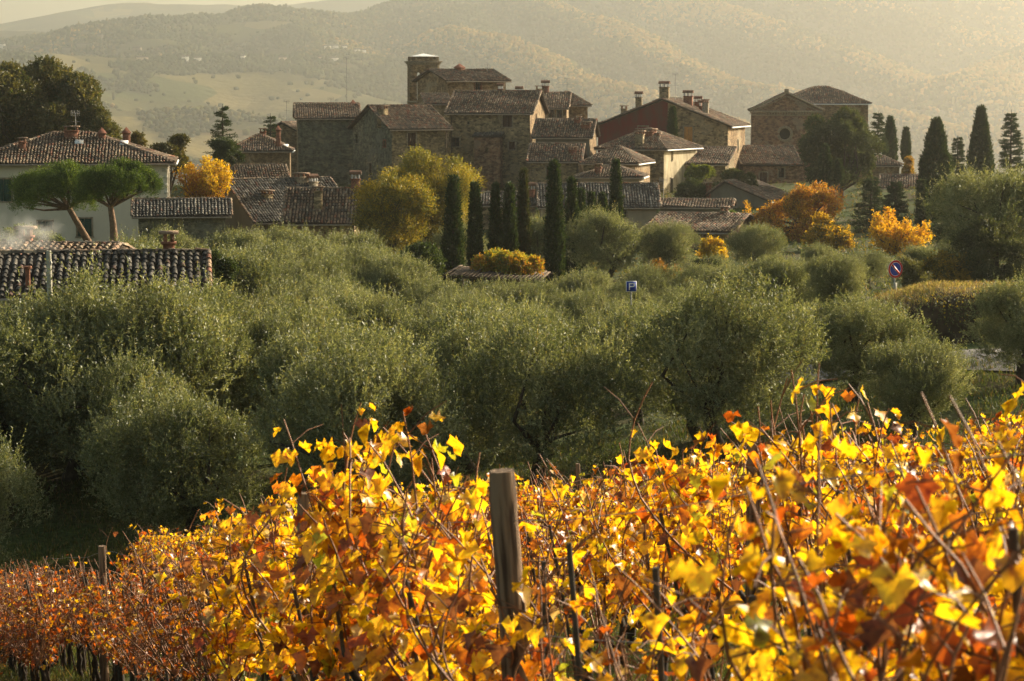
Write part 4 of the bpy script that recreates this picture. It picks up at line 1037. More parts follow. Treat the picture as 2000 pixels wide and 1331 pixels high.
# grove in rows going away
rr = np.random.default_rng(77)
rows = [(56, 4.7), (62, 4.8), (68.5, 4.9), (76, 5.0), (84, 5.2), (92, 5.3), (101, 5.4), (110, 5.5), (120, 5.6), (131, 5.8)]
def blocked(x, y):
    px = 1000 + x / y * F
    if px < 420 and 69.5 < y < 90: return True            # near farmhouse
    if px > 1790 and y > 59: return True                  # road, bank and verge
    if px > 1560 and y > 66: return True
    if px > 1400 and y > 86: return True
    if 860 < px < 1090 and y > 122: return True           # pergola
    return False
for ri, (d, sp) in enumerate(rows):
    half = 0.225 * d; n = 0; xs = np.arange(-half - 1, half + 1, sp) + rr.uniform(-1, 1)
    for x in xs:
        x = x + rr.uniform(-.7, .7); y = d + rr.uniform(-1.1, 1.1)
        if blocked(x, y): continue
        px = 1000 + x / y * F
        if (px > 1745 and ri > 0) or px > 1800: continue
        i = int(rr.integers(5)); o = use(OLIVES, i); s = rr.uniform(.9, 1.12) * 4.35 / OH[i]
        if ri == 0: lim = np.interp(px, [0, 150, 350, 560, 750, 1050, 1250, 1450, 1620, 1720, 1790, 1850, 2000], [850, 800, 770, 700, 650, 620, 590, 545, 500, 530, 620, 710, 760])
        else: lim = np.interp(px, [0, 400, 450, 800, 1100, 1350, 1450, 1600, 1700, 1730], [635, 620, 565, 552, 560, 565, 540, 510, 530, 610]) + (8 - ri) * 7
        if ri > 2 and 430 < px < 790: lim -= 8 * ri
        lim += rr.uniform(-8, 22); sz = top_h(px, lim, y) / OH[i]
        if ri > 0: sz = min(sz, s)
        sz = max(sz, .5 * s); s = max(s * .97, min(sz, 1.25 * s)) if sz > s * .97 else max(.8 * s, sz)
        o.location = (x, y, float(gz(x, y)) - .05); o.rotation_euler = (0, 0, rr.uniform(0, 6.28)); o.scale = (s * rr.uniform(.98, 1.1), s * rr.uniform(.98, 1.1), sz)
        tag(o, f'silvery olive tree, {nth(n)} from the left in {"the front row by the vineyard" if ri == 0 else nth(ri) + " olive row behind the vineyard"}', 'olive tree', 'olive trees of the grove'); n += 1
for (px, d, py, lab) in [(1175, 150, 412, 'large spreading olive tree right of the tallest near cypress'), (1300, 152, 436, 'rounded olive tree right of the large spreading one'), (1478, 148, 440, 'round olive bush left of the orange tree'),
                         (1950, 108, 335, 'tall dark olive tree at the right edge above the grassy bank'), (2000, 62, 548, 'near olive tree cut by the right edge above the road'), (1385, 132, 500, 'small olive tree before the yellow bush'), (560, 150, 446, 'olive tree under the barn roof'), (470, 148, 452, 'olive tree under the barn gable'),
                         (330, 150, 448, 'olive tree before the low shed'), (690, 152, 455, 'olive tree left of the big golden tree'), (1060, 165, 425, 'pale olive tree behind the cypress row'), (900, 168, 440, 'pale olive shrub behind the first two cypresses'), (620, 140, 470, 'olive tree below the cottage chimney'), (250, 120, 470, 'olive tree below the leaning pine trunks'),
                         (1390, 112, 520, 'olive tree at the end of the parking sign hedge'), (1340, 96, 575, 'olive tree below the parking sign'), (1800, 120, 482, 'grey olive tree behind the round road sign'), (1630, 86, 500, 'big olive tree left of the round road sign'), (1530, 92, 505, 'olive tree before the round olive bush'), (215, 66.5, 548, 'olive tree with shoots reaching over the farmhouse eaves'), (330, 67, 566, 'olive tree before the farmhouse right end'), (130, 66, 606, 'low olive tree right of the utility pole'), (20, 64.5, 612, 'olive tree at the left edge before the farmhouse'), (400, 72, 560, 'olive tree at the right corner of the farmhouse'),
  (1788, 57, 668, 'feathery small olive tree beside the road'), (1560, 112, 512, 'olive tree below the orange tree'), (1440, 108, 522, 'olive tree below the yellow bush'), (1700, 128, 492, 'olive tree below the bright yellow shoots tree'), (1860, 135, 470, 'olive tree behind the bank bushes'), (1600, 142, 478, 'olive tree right below the orange crown'), (1500, 122, 505, 'small olive tree left below the orange tree'),
  (1930, 140, 440, 'olive tree in front of the big dark olive'), (1280, 122, 520, 'olive tree behind the parking sign'), (1150, 126, 530, 'olive tree right of the tallest pergola cypress foot'), (500, 128, 478, 'tall feathery olive tree left of centre meadow'), (590, 132, 470, 'tall feathery olive tree before the cottage'),
  (700, 128, 482, 'olive tree left of the clipped hedge'), (640, 120, 500, 'olive tree in the gap before the golden tree'), (440, 116, 490, 'olive tree right of the farmhouse shrub'), (770, 118, 520, 'olive tree below the clipped hedge'), (300, 110, 480, 'olive tree behind the farmhouse chimney'), (950, 112, 552, 'olive tree before the pergola'), (860, 114, 548, 'olive tree at the left of the pergola'), (1050, 112, 550, 'olive tree under the pergola right corner')]:
    i = int(rr.integers(5)); o = use(OLIVES, i); h = top_h(px, py, d); s = h / OH[i]
    place(o, px, d, None, rr.uniform(0, 6.28), (s * 1.18, s * 1.18, s)); tag(o, lab, 'olive tree', 'olive trees around the village')

# conifers -----------------------------------------------------------
def column_tree(seed, H, R, pal, pp, n=2600, nl=7, tip=.25, base=.04):
    global rng
    rng = np.random.default_rng(seed); cr, tb = MB(), MB()
    t = rng.uniform(0, 1, n) ** .9; prof = np.minimum(1, (t / .12 + .35)) * np.where(t > .45, (1 - (t - .45) / .57) ** .75, 1)
    a = rng.uniform(0, 6.28, n); nz = SNoise(seed, 2.2)
    rad = R * prof * rng.uniform(.65, 1.0, n) * (1 + .16 * nz(np.stack([np.cos(a) * 1.5, np.sin(a) * 1.5, t * H], -1)))
    p = np.stack([np.cos(a) * rad, np.sin(a) * rad, H * (base + t * (.97 - base))], -1)
    dr = unit(np.stack([np.cos(a) * .3, np.sin(a) * .3, np.ones(n)], -1) + rng.normal(size=(n, 3)) * .18)
    sprays(cr, p, dr, rng.uniform(.25, .55, n) * min(1, R / .6 + .35), nl, .17, .075, pal, pp, .35, .25)
    tb.tube([(0, 0, -.5), (0, 0, H * .3), (0, 0, H * .9)], [R * .16 + .05, R * .14 + .03, .02], 7)
    return tree('cypress', cr, tb, 'needle')
def fir_tree(seed, H, R, pal, n_t=16, dens=1.0, droop=.25):
    global rng
    rng = np.random.default_rng(seed); cr, tb = MB(), MB()
    tb.tube([(0, 0, -.5), (0, 0, H * .5), (0, 0, H)], [.16, .10, .015], 7)
    B, Dr, S = [], [], []
    for i in range(n_t):
        t = .12 + .86 * i / n_t; nb = int(rng.integers(6, 9)); L = R * (1 - t) ** .8 * rng.uniform(.8, 1.1)
        for j in range(nb):
            a = rng.uniform(0, 6.28); l = L * rng.uniform(.75, 1.15) + .15; d_ = np.array([math.cos(a), math.sin(a), rng.uniform(-.05, .3)])
            b0 = np.array([0, 0, t * H + rng.uniform(-.1, .1)])
            pts = [b0, b0 + d_ * l * .5, b0 + d_ * l + [0, 0, -droop * l * .4]]
            tb.tube(pts, [.03, .02, .008], 4, cap=False)
            m = int(9 * dens * (l / R + .4)) + 2
            for u in rng.uniform(.15, 1, m):
                q = b0 + d_ * l * u + np.array([0, 0, -droop * l * .4 * u * u]); B.append(q + rng.normal(size=3) * .04)
                sd = np.array([-d_[1], d_[0], 0]) * rng.choice([-1, 1]); Dr.append(unit(d_ * .8 + sd * rng.uniform(.2, 1) + rng.normal(size=3) * .15)); S.append(.2 + .28 * l * (1 - u * .5))
    B, Dr, S = np.array(B), np.array(Dr), np.array(S)
    sprays(cr, B, Dr, S, 9, .15, .05, pal, [1 / len(pal)] * len(pal), .5, .25)
    return tree('fir_tree', cr, tb, 'needle')
CY = [(0.030, 0.050, 0.016), (0.045, 0.070, 0.020), (0.022, 0.038, 0.014), (0.060, 0.062, 0.020)]
CYP = [.4, .3, .2, .1]
CYR = [(0.055, 0.060, 0.022), (0.075, 0.060, 0.024), (0.04, 0.055, 0.018)]
def cyp(px, d, py_top, wpx, label, seed, pal=CY, pp=CYP, py_base=None, group='cypresses', n=2600):
    zb = float(gz((px - 1000) / F * d, d)) if py_base is None else P(px, py_base, d).z
    H = P(px, py_top, d).z - zb; R = wpx / 2 * d / F
    o = column_tree(seed, H, R, pal, pp, n=int(n)); place(o, px, d, zb, 0)
    tag(o, label, 'cypress', group)
for i, a in enumerate([(885, 143, 350, 34, 'broadest cypress at the left end of the pergola row'), (928, 146, 362, 24, 'second cypress from the left above the pergola'), (968, 148, 364, 19, 'third slender cypress from the left above the pergola'),
          (995, 147, 366, 24, 'fourth cypress from the left, beside the golden pergola vine'), (1022, 149, 336, 20, 'brownish narrow cypress, fifth from the left, above the pergola'), (1083, 138, 321, 31, 'tallest cypress of the row, at the right end of the pergola'),
          (1117, 152, 354, 22, 'cypress just right of the tallest one'), (1134, 160, 376, 18, 'short cypress second right of the tallest one'), (1155, 166, 382, 14, 'thin cypress tip before the long low house'), (1176, 165, 384, 18, 'small cypress before the long low house'),
          (1203, 160, 318, 20, 'slim tall cypress before the hip roofed house')]):
    cyp(*a, seed=300 + i, pal=CYR if i == 4 else CY, pp=[.4, .3, .3] if i == 4 else CYP, group='cypresses in the village gardens', n=2600 if i != 5 else 3600)
for i, a in enumerate([(1312, 246, 215, 14, 'small cypress growing against the red house', 290), (1610, 215, 290, 18, 'small bright cypress before the holm oak', 360), (1636, 215, 318, 10, 'thin cypress sapling before the holm oak', 360), (1736, 262, 232, 27, 'medium cypress right of the holm oak', 330), (1767, 268, 255, 15, 'thin isolated cypress on the skyline', 320),
          (1826, 190, 236, 66, 'broad dense cypress, widest of the skyline trees', None), (1912, 212, 212, 46, 'tallest dark cypress on the right skyline', None), (1800, 186, 360, 18, 'pointed young cypress left of the broad one', None)]):
    cyp(a[0], a[1], a[2], a[3], a[4], 340 + i, py_base=a[5], group='cypresses on the skyline', n=2600 * (2.6 if a[3] > 40 else 1))
FIRP = [(0.035, 0.055, 0.022), (0.05, 0.07, 0.028), (0.028, 0.042, 0.018)]
def fir(px, d, py_top, wpx, label, seed, py_base, **k):
    zb = P(px, py_base, d).z; H = P(px, py_top, d).z - zb; o = fir_tree(seed, H, wpx / 2 * d / F, FIRP, **k); place(o, px, d, zb, 0)
    tag(o, label, 'fir tree', 'fir trees')
fir(437, 215, 203, 62, 'open branched fir tree left of the village', 401, 320, n_t=13, dens=.9)
fir(530, 246, 221, 46, 'small fir top behind the left houses', 402, 320, n_t=11)
fir(1712, 258, 216, 44, 'fir tree just right of the holm oak', 403, 340, dens=1.8)
fir(1868, 225, 264, 34, 'narrow fir between the two big cypresses', 404, 380, dens=1.4)
fir(1971, 205, 214, 66, 'wide fir tree at the right skyline', 405, 400, dens=1.8, n_t=20)
fir(1700, 190, 345, 84, 'bluish young conifer below the holm oak', 406, 470, dens=1.8)
fir(1748, 186, 352, 60, 'second young conifer right of the bluish one', 407, 460, dens=1.6)

# umbrella pines -------------------------------------------------------
def stone_pine(px_b, py_b, px_t, py_t, crown_px, d, seed, label):
    global rng
    rng = np.random.default_rng(seed); s = d / F; b = P(px_b, py_b, d); t_ = P(px_t, py_t, d)
    x0, x1, y0, y1 = crown_px; c = P((x0 + x1) / 2, (y0 + y1) / 2, d); rx = (x1 - x0) / 2 * s; rz = (y1 - y0) / 2 * s
    cr, tb = MB(), MB(); C = np.array(c - b); T = np.array(t_ - b); pf = []
    for i in range(78):
        a = rng.uniform(0, 6.28); r = math.sqrt(rng.uniform(0, 1)); h = (1 - r * r) * .62 - .12 + rng.uniform(-.16, .10) - (.35 if rng.uniform() < .12 and r > .6 else 0)
        pf.append((C[0] + math.cos(a) * r * rx * 1.0, C[1] + math.sin(a) * r * rx * .85, C[2] + h * rz, rng.uniform(.18, .38) * rz))
    pf = np.array(pf)
    p, dv, k = crown_pts(pf, 14000, (.55, 1.05), -.6, SNoise(seed, 1.6), -.35); sh = rng.uniform(0, 1, len(pf))
    cl = np.where(sh[k] > .6, 1, np.where(sh[k] > .25, 0, 2))
    sprays(cr, p, unit(dv * .8 + [0, 0, .7] + rng.normal(size=dv.shape) * .3), rng.uniform(.2, .55, len(p)), 9, .13, .032, [(0.08, 0.125, 0.024), (0.14, 0.19, 0.034), (0.045, 0.075, 0.018)], [.4, .35, .25], .6, .2, 0, cl)
    m_ = T * .55 + rng.normal(size=3) * .12
    tb.tube([np.array([0, 0, -.6]), np.zeros(3), m_, T], [.30, .26, .21, .17], 9)
    for q in pf[rng.choice(len(pf), 18, replace=False)]:
        e = q[:3]; mm = T * .45 + e * .55; mm[2] = min(mm[2], e[2] - .1 * rz); tb.tube([T, mm, e], [.10, .06, .02], 5, cap=False)
    o = tree('umbrella_pine', cr, tb, 'needle', 'pinebark'); o.location = b; tag(o, label, 'pine tree', 'umbrella pines before the villa')
stone_pine(183, 492, 135, 408, (32, 200, 312, 440), 150, 501, 'left umbrella pine with strongly leaning trunk before the villa')
stone_pine(223, 478, 216, 405, (160, 298, 306, 420), 146, 502, 'right umbrella pine with upright trunk before the villa')

# broadleaf trees ------------------------------------------------------
def broad(name, label, px, d, box, pal, pp, seed, nP=26, nS=6500, nl=9, L=.16, Wd=.09, mat='leaf', py_base=None, cat='tree', group=None, sl=.35, up=.5, gap=-.45, prange=(.20, .34), trunk_h=.22, shell=(.55, 1.0), low=-.8):
    """box = (x0, x1, y0, y1) photo pixels of the crown"""
    global rng
    rng = np.random.default_rng(seed); s = d / F; x0, x1, y0, y1 = box
    cx = (P((x0 + x1) / 2, 0, d).x); xb = (px - 1000) / F * d
    zb = float(gz(xb, d)) if py_base is None else P(px, py_base, d).z
    z1, z0 = P(px, y0, d).z - zb, P(px, y1, d).z - zb; rx = (x1 - x0) / 2 * s; rz = (z1 - z0) / 2; cz = (z0 + z1) / 2
    m_ = min(rx, rz)
    if mat == 'gold' and prange[1] > .3 and cat == 'tree': prange = (.13, .27); gap = max(gap, -.2)
    if cat == 'tree' and name == 'autumn_tree': sl = sl * 1.35
    pf = puffs(nP, (rx - m_ * prange[0]) * .95, (rx - m_ * prange[0]) * .9, (rz - m_ * prange[0]), cz, m_ * prange[0], m_ * prange[1], -.85, seed)
    pf[:, 0] += cx - xb
    cr, tb = MB(), MB(); p, dv, k = crown_pts(pf, nS, shell, low, SNoise(seed, 3.2 / max(m_, .5)), gap)
    pc = rng.choice(len(pal), len(pf), p=pp); cl = np.where(rng.uniform(0, 1, len(p)) < .6, pc[k], rng.choice(len(pal), len(p), p=pp))
    sprays(cr, p, unit(dv * .7 + [0, 0, up] + rng.normal(size=dv.shape) * .4), sl * rng.uniform(.6, 1.3, len(p)), nl, L, Wd, pal, pp, .9, .22, .05, cl)
    limb_tree(tb, pf, max(.4, z1 * trunk_h), .05 * m_ + .08, 14, .1)
    o = tree(name, cr, tb, mat); o.location = (xb, d, zb); tag(o, label, cat, group); return o
broad('holm_oak', 'huge olive brown evergreen tree behind the villa', 70, 215, (-110, 215, 122, 330), [(0.13, 0.115, 0.045), (0.09, 0.09, 0.034), (0.18, 0.15, 0.055), (0.07, 0.09, 0.03)], [.35, .3, .2, .15], 601, 60, 22000, 9, .26, .14, py_base=400, sl=.5, prange=(.24, .40), gap=-.8)
broad('holm_oak', 'smaller evergreen at the right foot of the huge one', 190, 212, (140, 235, 205, 330), [(0.13, 0.115, 0.045), (0.09, 0.095, 0.034), (0.18, 0.15, 0.055)], [.4, .35, .25], 602, 20, 5000, 9, .22, .11, py_base=400, sl=.45)
broad('pine_tree', 'bright green pine top beside the huge evergreen', 150, 218, (128, 165, 186, 225), [(0.04, 0.085, 0.02), (0.055, 0.105, 0.024)], [.5, .5], 603, 10, 1800, 9, .18, .06, py_base=400, mat='needle')
broad('tree', 'bronze leaved tree right of the villa roof', 332, 200, (285, 378, 255, 345), [(0.085, 0.078, 0.024), (0.13, 0.10, 0.028), (0.06, 0.065, 0.02)], [.4, .3, .3], 604, 16, 2600, 7, .22, .12, py_base=420, gap=-.2)
broad('shrub', 'thin bronze sapling on the villa ridge line', 268, 196, (250, 285, 258, 300), [(0.09, 0.085, 0.03), (0.13, 0.10, 0.03)], [.5, .5], 605, 6, 500, 7, .22, .12, py_base=420, gap=-.1)
broad('yew_tree', 'dark rounded clipped tree below the open fir', 436, 212, (396, 478, 270, 330), [(0.03, 0.045, 0.015), (0.05, 0.07, 0.02)], [.6, .4], 606, 14, 4000, 8, .16, .08, py_base=400)
YG = [(0.28, 0.235, 0.042), (0.38, 0.29, 0.04), (0.19, 0.185, 0.042), (0.52, 0.34, 0.025), (0.16, 0.13, 0.038)]
broad('autumn_tree', 'large yellow green tree, taller and right of its yellower twin', 850, 174, (742, 938, 296, 520), YG, [.3, .22, .28, .05, .15], 608, 66, 19000, 8, .13, .07, mat='leaf', up=.9, sl=.55, prange=(.14, .30), trunk_h=.18, gap=-.3)
broad('autumn_tree', 'yellow edged lower tree left of the large yellow green one', 765, 170, (688, 850, 316, 530), YG, [.25, .28, .2, .17, .1], 628, 56, 17000, 8, .13, .07, mat='leaf', up=.9, sl=.55, prange=(.15, .32), trunk_h=.18, gap=-.3)
broad('holm_oak', 'large round dark holm oak before the church', 1642, 228, (1548, 1732, 204, 385), [(0.060, 0.074, 0.024), (0.095, 0.104, 0.034), (0.042, 0.056, 0.018)], [.4, .3, .3], 609, 50, 15000, 9, .20, .10, py_base=420, prange=(.17, .28), sl=.4)
broad('autumn_tree', 'orange and rust tree below the holm oak', 1570, 185, (1450, 1690, 356, 540), [(0.42, 0.20, 0.02), (0.26, 0.10, 0.02), (0.52, 0.31, 0.022), (0.18, 0.14, 0.03)], [.33, .22, .28, .17], 610, 95, 15000, 8, .16, .10, mat='gold', gap=-.12, prange=(.12, .27), up=.8, sl=.45)
broad('autumn_tree', 'yellow leaved tree in front of the orange one', 1622, 170, (1566, 1676, 424, 540), [(0.52, 0.33, 0.02), (0.35, 0.22, 0.02), (0.16, 0.14, 0.03)], [.45, .3, .25], 611, 30, 3380, 8, .16, .11, mat='gold', gap=-.2)
broad('shrub', 'yellow bush beside the round olive bush', 1397, 160, (1370, 1424, 455, 520), [(0.50, 0.32, 0.02), (0.36, 0.24, 0.03)], [.6, .4], 613, 20, 2210, 8, .15, .1, mat='gold')
broad('shrub', 'green bush right of the bright yellow tree', 1862, 170, (1815, 1915, 398, 520), [(0.055, 0.08, 0.022), (0.08, 0.10, 0.026), (0.04, 0.06, 0.018)], [.4, .3, .3], 614, 20, 4200, 8, .17, .09)
broad('shrub', 'yellow green bush on the bank right of the road sign', 1858, 104, (1798, 1920, 490, 568), [(0.26, 0.19, 0.03), (0.14, 0.13, 0.035), (0.38, 0.25, 0.03)], [.4, .35, .25], 615, 18, 3000, 8, .10, .07, mat='gold', gap=-.2)
broad('shrub', 'dark shrub mass under the big right olive', 1955, 104, (1862, 2040, 430, 590), [(0.05, 0.06, 0.022), (0.08, 0.09, 0.035), (0.12, 0.12, 0.05)], [.4, .35, .25], 641, 26, 7000, 8, .10, .05)
broad('shrub', 'pale bush behind the bank grass', 1775, 112, (1748, 1815, 510, 572), [(0.12, 0.12, 0.05), (0.16, 0.15, 0.07)], [.6, .4], 616, 12, 1800, 8, .1, .05)
broad('shrub', 'golden bush between the skyline trees', 1778, 240, (1762, 1795, 312, 345), [(0.36, 0.22, 0.03), (0.25, 0.18, 0.03)], [.5, .5], 617, 8, 900, 8, .2, .14, mat='gold', py_base=380)
broad('shrub', 'climbing plant lit green over the courtyard wall', 1372, 228, (1330, 1402, 320, 352), [(0.18, 0.20, 0.03), (0.12, 0.15, 0.03)], [.6, .4], 618, 12, 2200, 8, .2, .14, py_base=400)
broad('shrub', 'dark hedge with bronze leaves beside the low brown roof', 1435, 226, (1378, 1500, 332, 378), [(0.07, 0.085, 0.025), (0.10, 0.09, 0.03), (0.05, 0.06, 0.02)], [.4, .3, .3], 619, 16, 3000, 8, .2, .12, py_base=400)
broad('shrub', 'dark ivy thicket at the foot of the lit white wall', 1350, 222, (1322, 1385, 345, 410), [(0.045, 0.06, 0.018), (0.07, 0.085, 0.025)], [.6, .4], 640, 14, 2600, 8, .18, .1, py_base=420)
broad('hedge', 'dark clipped hedge left of the pergola', 822, 140, (772, 872, 480, 556), [(0.045, 0.068, 0.018), (0.075, 0.10, 0.024), (0.035, 0.05, 0.016)], [.4, .35, .25], 620, 22, 5200, 8, .12, .07, prange=(.35, .5))
broad('shrub', 'lit green shrub behind the smoking chimney', 62, 118, (-40, 118, 450, 500), [(0.16, 0.18, 0.04), (0.11, 0.14, 0.035)], [.6, .4], 621, 14, 2600, 8, .12, .06, up=.9)
broad('shrub', 'dark green shrub beside the near farmhouse roof end', 412, 100, (375, 450, 480, 590), [(0.032, 0.048, 0.014), (0.05, 0.07, 0.02)], [.6, .4], 622, 16, 4000, 8, .1, .06)
broad('shrub', 'dark shrub below the near farmhouse wall', 375, 70, (318, 400, 600, 720), [(0.03, 0.045, 0.014), (0.045, 0.065, 0.02)], [.6, .4], 623, 12, 3500, 8, .08, .05)
broad('shrub', 'dark round box bush right of the parking sign', 1395, 128, (1365, 1425, 508, 545), [(0.03, 0.04, 0.014), (0.045, 0.055, 0.02)], [.6, .4], 624, 10, 2500, 8, .09, .05)
broad('shrub', 'bright green climbing shoots on the low roof', 1440, 200, (1427, 1455, 400, 450), [(0.19, 0.25, 0.04), (0.14, 0.18, 0.035)], [.6, .4], 625, 7, 700, 8, .18, .13, py_base=460, up=1.0)
broad('shrub', 'rusty flowered bush behind the parking sign', 1300, 124, (1255, 1350, 518, 560), [(0.22, 0.12, 0.03), (0.13, 0.10, 0.04), (0.35, 0.16, 0.02)], [.4, .4, .2], 626, 12, 1800, 8, .09, .05, gap=-.2)

def shoot_tree(name, label, px, d, box, pal, pp, seed, n=22, py_base=None, cat='tree', leafL=.15, leafW=.11, dens=1.0):
    """upright fan of wand-like branches clothed in leaves"""
    global rng
    rng = np.random.default_rng(seed); s = d / F; x0, x1, y0, y1 = box; xb = (px - 1000) / F * d
    zb = float(gz(xb, d)) if py_base is None else P(px, py_base, d).z
    H = P(px, y0, d).z - zb; rx = (x1 - x0) / 2 * s; cx = P((x0 + x1) / 2, 0, d).x - xb; zlo = P(px, y1, d).z - zb
    cr, tb = MB(), MB(); tb.tube([(0, 0, -.5), (0, 0, max(.3, zlo))], .16, 7); B, Dd, S = [], [], []
    for i in range(n):
        a = rng.uniform(0, 6.28); r_ = math.sqrt(rng.uniform(0, 1)); tip = np.array([cx + math.cos(a) * r_ * rx, math.sin(a) * r_ * rx, zlo + (H - zlo) * rng.uniform(.5, 1.0) * (1 - .25 * r_)])
        b0 = np.array([0, 0, max(.3, zlo) * .9]); mid = b0 * .4 + tip * .6; mid[:2] = tip[:2] * .75; mid[2] = b0[2] + (tip[2] - b0[2]) * .5
        tb.tube([b0, mid, tip], [.06, .035, .01], 5, cap=False)
        for u in np.linspace(.12, 1, int(26 * dens)):
            q = (1 - u) ** 2 * b0 + 2 * u * (1 - u) * mid + u * u * tip; w = (.34 * (1 - u) + .12) * rx * .55
            for _ in range(4): B.append(q + rng.normal(size=3) * w * np.array([1, 1, .6])); Dd.append(unit(rng.normal(size=3) * .6 + [0, 0, .9])); S.append(rng.uniform(.15, .4))
    B = np.array(B); cl = np.where(SNoise(seed, 1.2)(B) > .2, 1, 0) if len(pal) > 1 else None
    sprays(cr, B, np.array(Dd), np.array(S), 5, leafL, leafW, pal, pp, .9, .22, .05, cl)
    o = tree(name, cr, tb, 'gold'); o.location = (xb, d, zb); tag(o, label, cat); return o
# ------------------------------------------------------------------ pergola
def pergola():
    d = 132; s = d / F; a = P(880, 520, d + 6); z = P(960, 534, d).z; x0 = P(880, 0, d).x; x1 = P(1066, 0, d).x; W = x1 - x0
    zg = float(gz((x0 + x1) / 2, d)); root = empty('pergola', ((x0 + x1) / 2, d, zg), math.radians(-6), label='reed roofed pergola with golden vine under the cypresses', cat='pergola')
    h = z - zg; rf = MB(); tilt = .10
    n = 26
    for i in range(n):
        u = -W / 2 + (i + .5) * W / n; rf.box((u, 0, h + tilt * 0 + rng.normal() * .02 - .06 * u), (W / n * .92, 7.0, .05))
    r = rf.build('reed_roof', M['straw'], root)
    for v in (-3.3, -1, 1.2, 3.3):
        b = MB(); b.tube([(-W / 2 - .1, v, h - .1 + .06 * W / 2), (W / 2 + .1, v, h - .1 - .06 * W / 2)], .06, 6); b.build('beam', M['stake'], root)
    for u in (-W / 2 + .2, -.6, W / 2 - .4):
        for v in (-3.2, 3.2):
            b = MB(); b.tube([(u, v, -.3), (u, v, h - .06 * u - .1)], .06, 7); b.build('post', M['stake'], root)
pergola()
shoot_tree('autumn_tree', 'bright yellow tree of upright shoots behind the road sign', 1750, 158, (1690, 1818, 396, 520), [(0.66, 0.42, 0.02), (0.50, 0.26, 0.02), (0.26, 0.16, 0.02)], [.55, .3, .15], 812, 24)
shoot_tree('autumn_tree', 'bright golden tree left of the brown roof', 396, 186, (346, 448, 300, 400), [(0.60, 0.42, 0.02), (0.40, 0.20, 0.02), (0.34, 0.30, 0.03), (0.26, 0.12, 0.02)], [.35, .25, .2, .2], 813, 30, py_base=440, dens=1.1)
shoot_tree('autumn_tree', 'loose yellow sapling left of the round olive bush', 1405, 156, (1372, 1432, 450, 520), [(0.60, 0.42, 0.02), (0.40, 0.30, 0.03)], [.6, .4], 814, 12)
def undergrowth():
    global rng
    rng = np.random.default_rng(77); n = 24000; y = np.sqrt(rng.uniform(84 ** 2, 262 ** 2, n)); x = rng.uniform(-.23, .23, n) * y
    f = fbm2(x, y, 33, 9, 4); ok = f > rng.uniform(-.5, .35, n); x, y, f = x[ok], y[ok], f[ok]; n = len(x)
    b = np.c_[x, y, gz(x, y)]; h = (.2 + .9 * np.clip(f, 0, 1)) * rng.uniform(.5, 1.3, n)
    mb = MB(); pal = np.array([(0.10, 0.12, 0.035), (0.15, 0.15, 0.045), (0.07, 0.085, 0.025), (0.24, 0.18, 0.07), (0.30, 0.20, 0.04)])
    cl = rng.choice(5, n, p=[.3, .22, .22, .18, .08])
    sprays(mb, b, unit(rng.normal(0, .45, (n, 3)) + [0, 0, 1.0]), h, 9, .20, .07, pal, [.3, .22, .22, .18, .08], .9, .3, 0, cl)
    o = mb.build('undergrowth', M['leaf']); tag(o, 'tangled green and straw coloured undergrowth below the village', 'undergrowth', None, 'stuff')
undergrowth()
broad('pergola_vine', 'golden vine sprawling over the pergola roof', 988, 133, (920, 1060, 496, 540), [(0.46, 0.34, 0.03), (0.30, 0.28, 0.035), (0.40, 0.20, 0.02), (0.16, 0.20, 0.03)], [.35, .3, .15, .2], 630, 26, 4200, 8, .12, .09, mat='gold', cat='vine', prange=(.3, .6), low=-.9)

# ------------------------------------------------------------------ road, bank, signs, pole
def strip_mesh(name, pts, w, mat, dz, label=None, kind='structure', nseg=60):
    pts = np.array(pts, float); t = np.linspace(0, len(pts) - 1, nseg); i = np.clip(t.astype(int), 0, len(pts) - 2); f = (t - i)[:, None]
    c = pts[i] * (1 - f) + pts[i + 1] * f; tg = unit(np.gradient(c, axis=0)); nn = np.stack([-tg[:, 1], tg[:, 0]], -1)
    K = 7; V = []
    for j in range(K):
        q = c + nn * (j / (K - 1) - .5) * w; V.append(np.c_[q, gz(q[:, 0], q[:, 1]) + dz])
    V = np.stack(V, 1).reshape(-1, 3); a = np.arange(nseg - 1)[:, None] * K; b = np.arange(K - 1)[None]
    mb = MB(); mb.add(V, np.stack([a + b, a + K + b, a + K + b + 1, a + b + 1], -1).reshape(-1, 4)); o = mb.build(name, mat, None, True); tag(o, label, kind=kind); return o
M['asphalt'] = mat_flat('road_asphalt', (0.17, 0.155, 0.135), 0.9, 0.2, 4)
strip_mesh('road', [(30, 56), (20, 61), (13, 65.5), (9, 71), (5, 80)], 3.2, M['asphalt'], .06)
def bank():
    """stone-faced earth bank beyond the road"""
    root = empty('retaining_wall', (15.8, 71.0, float(gz(15.8, 71))), math.radians(-4), label='shadowed overgrown bank wall behind the road', cat='bank')
    n = 60; L = 9.0; mb = MB(); xs = np.linspace(-L / 2, L / 2, n); rows_ = [(0, -.6), (.05, 0), (.12, .4), (.22, .8), (.42, 1.05), (.9, 1.15), (2.2, 1.2), (5, 1.1), (9, .7), (13, .1), (16, -.5)]
    nz = SNoise(4, 1.6)
    V = []
    for (yy, zz) in rows_:
        j = nz(np.stack([xs, np.full(n, yy), np.full(n, zz * 2)], -1)); e = np.clip((L / 2 - np.abs(xs)) / 1.6, 0, 1) ** .5
        V.append(np.stack([xs, yy + j * .12, (zz + .07 * j) * e - .1], -1))
    V = np.stack(V).reshape(-1, 3); a = np.arange(len(rows_) - 1)[:, None] * n; b = np.arange(n - 1)[None]
    mb.add(V, np.stack([a + b, a + b + 1, a + n + b + 1, a + n + b], -1).reshape(-1, 4)); mb.build('earth_bank', M['bankearth'], root, True)
    return root
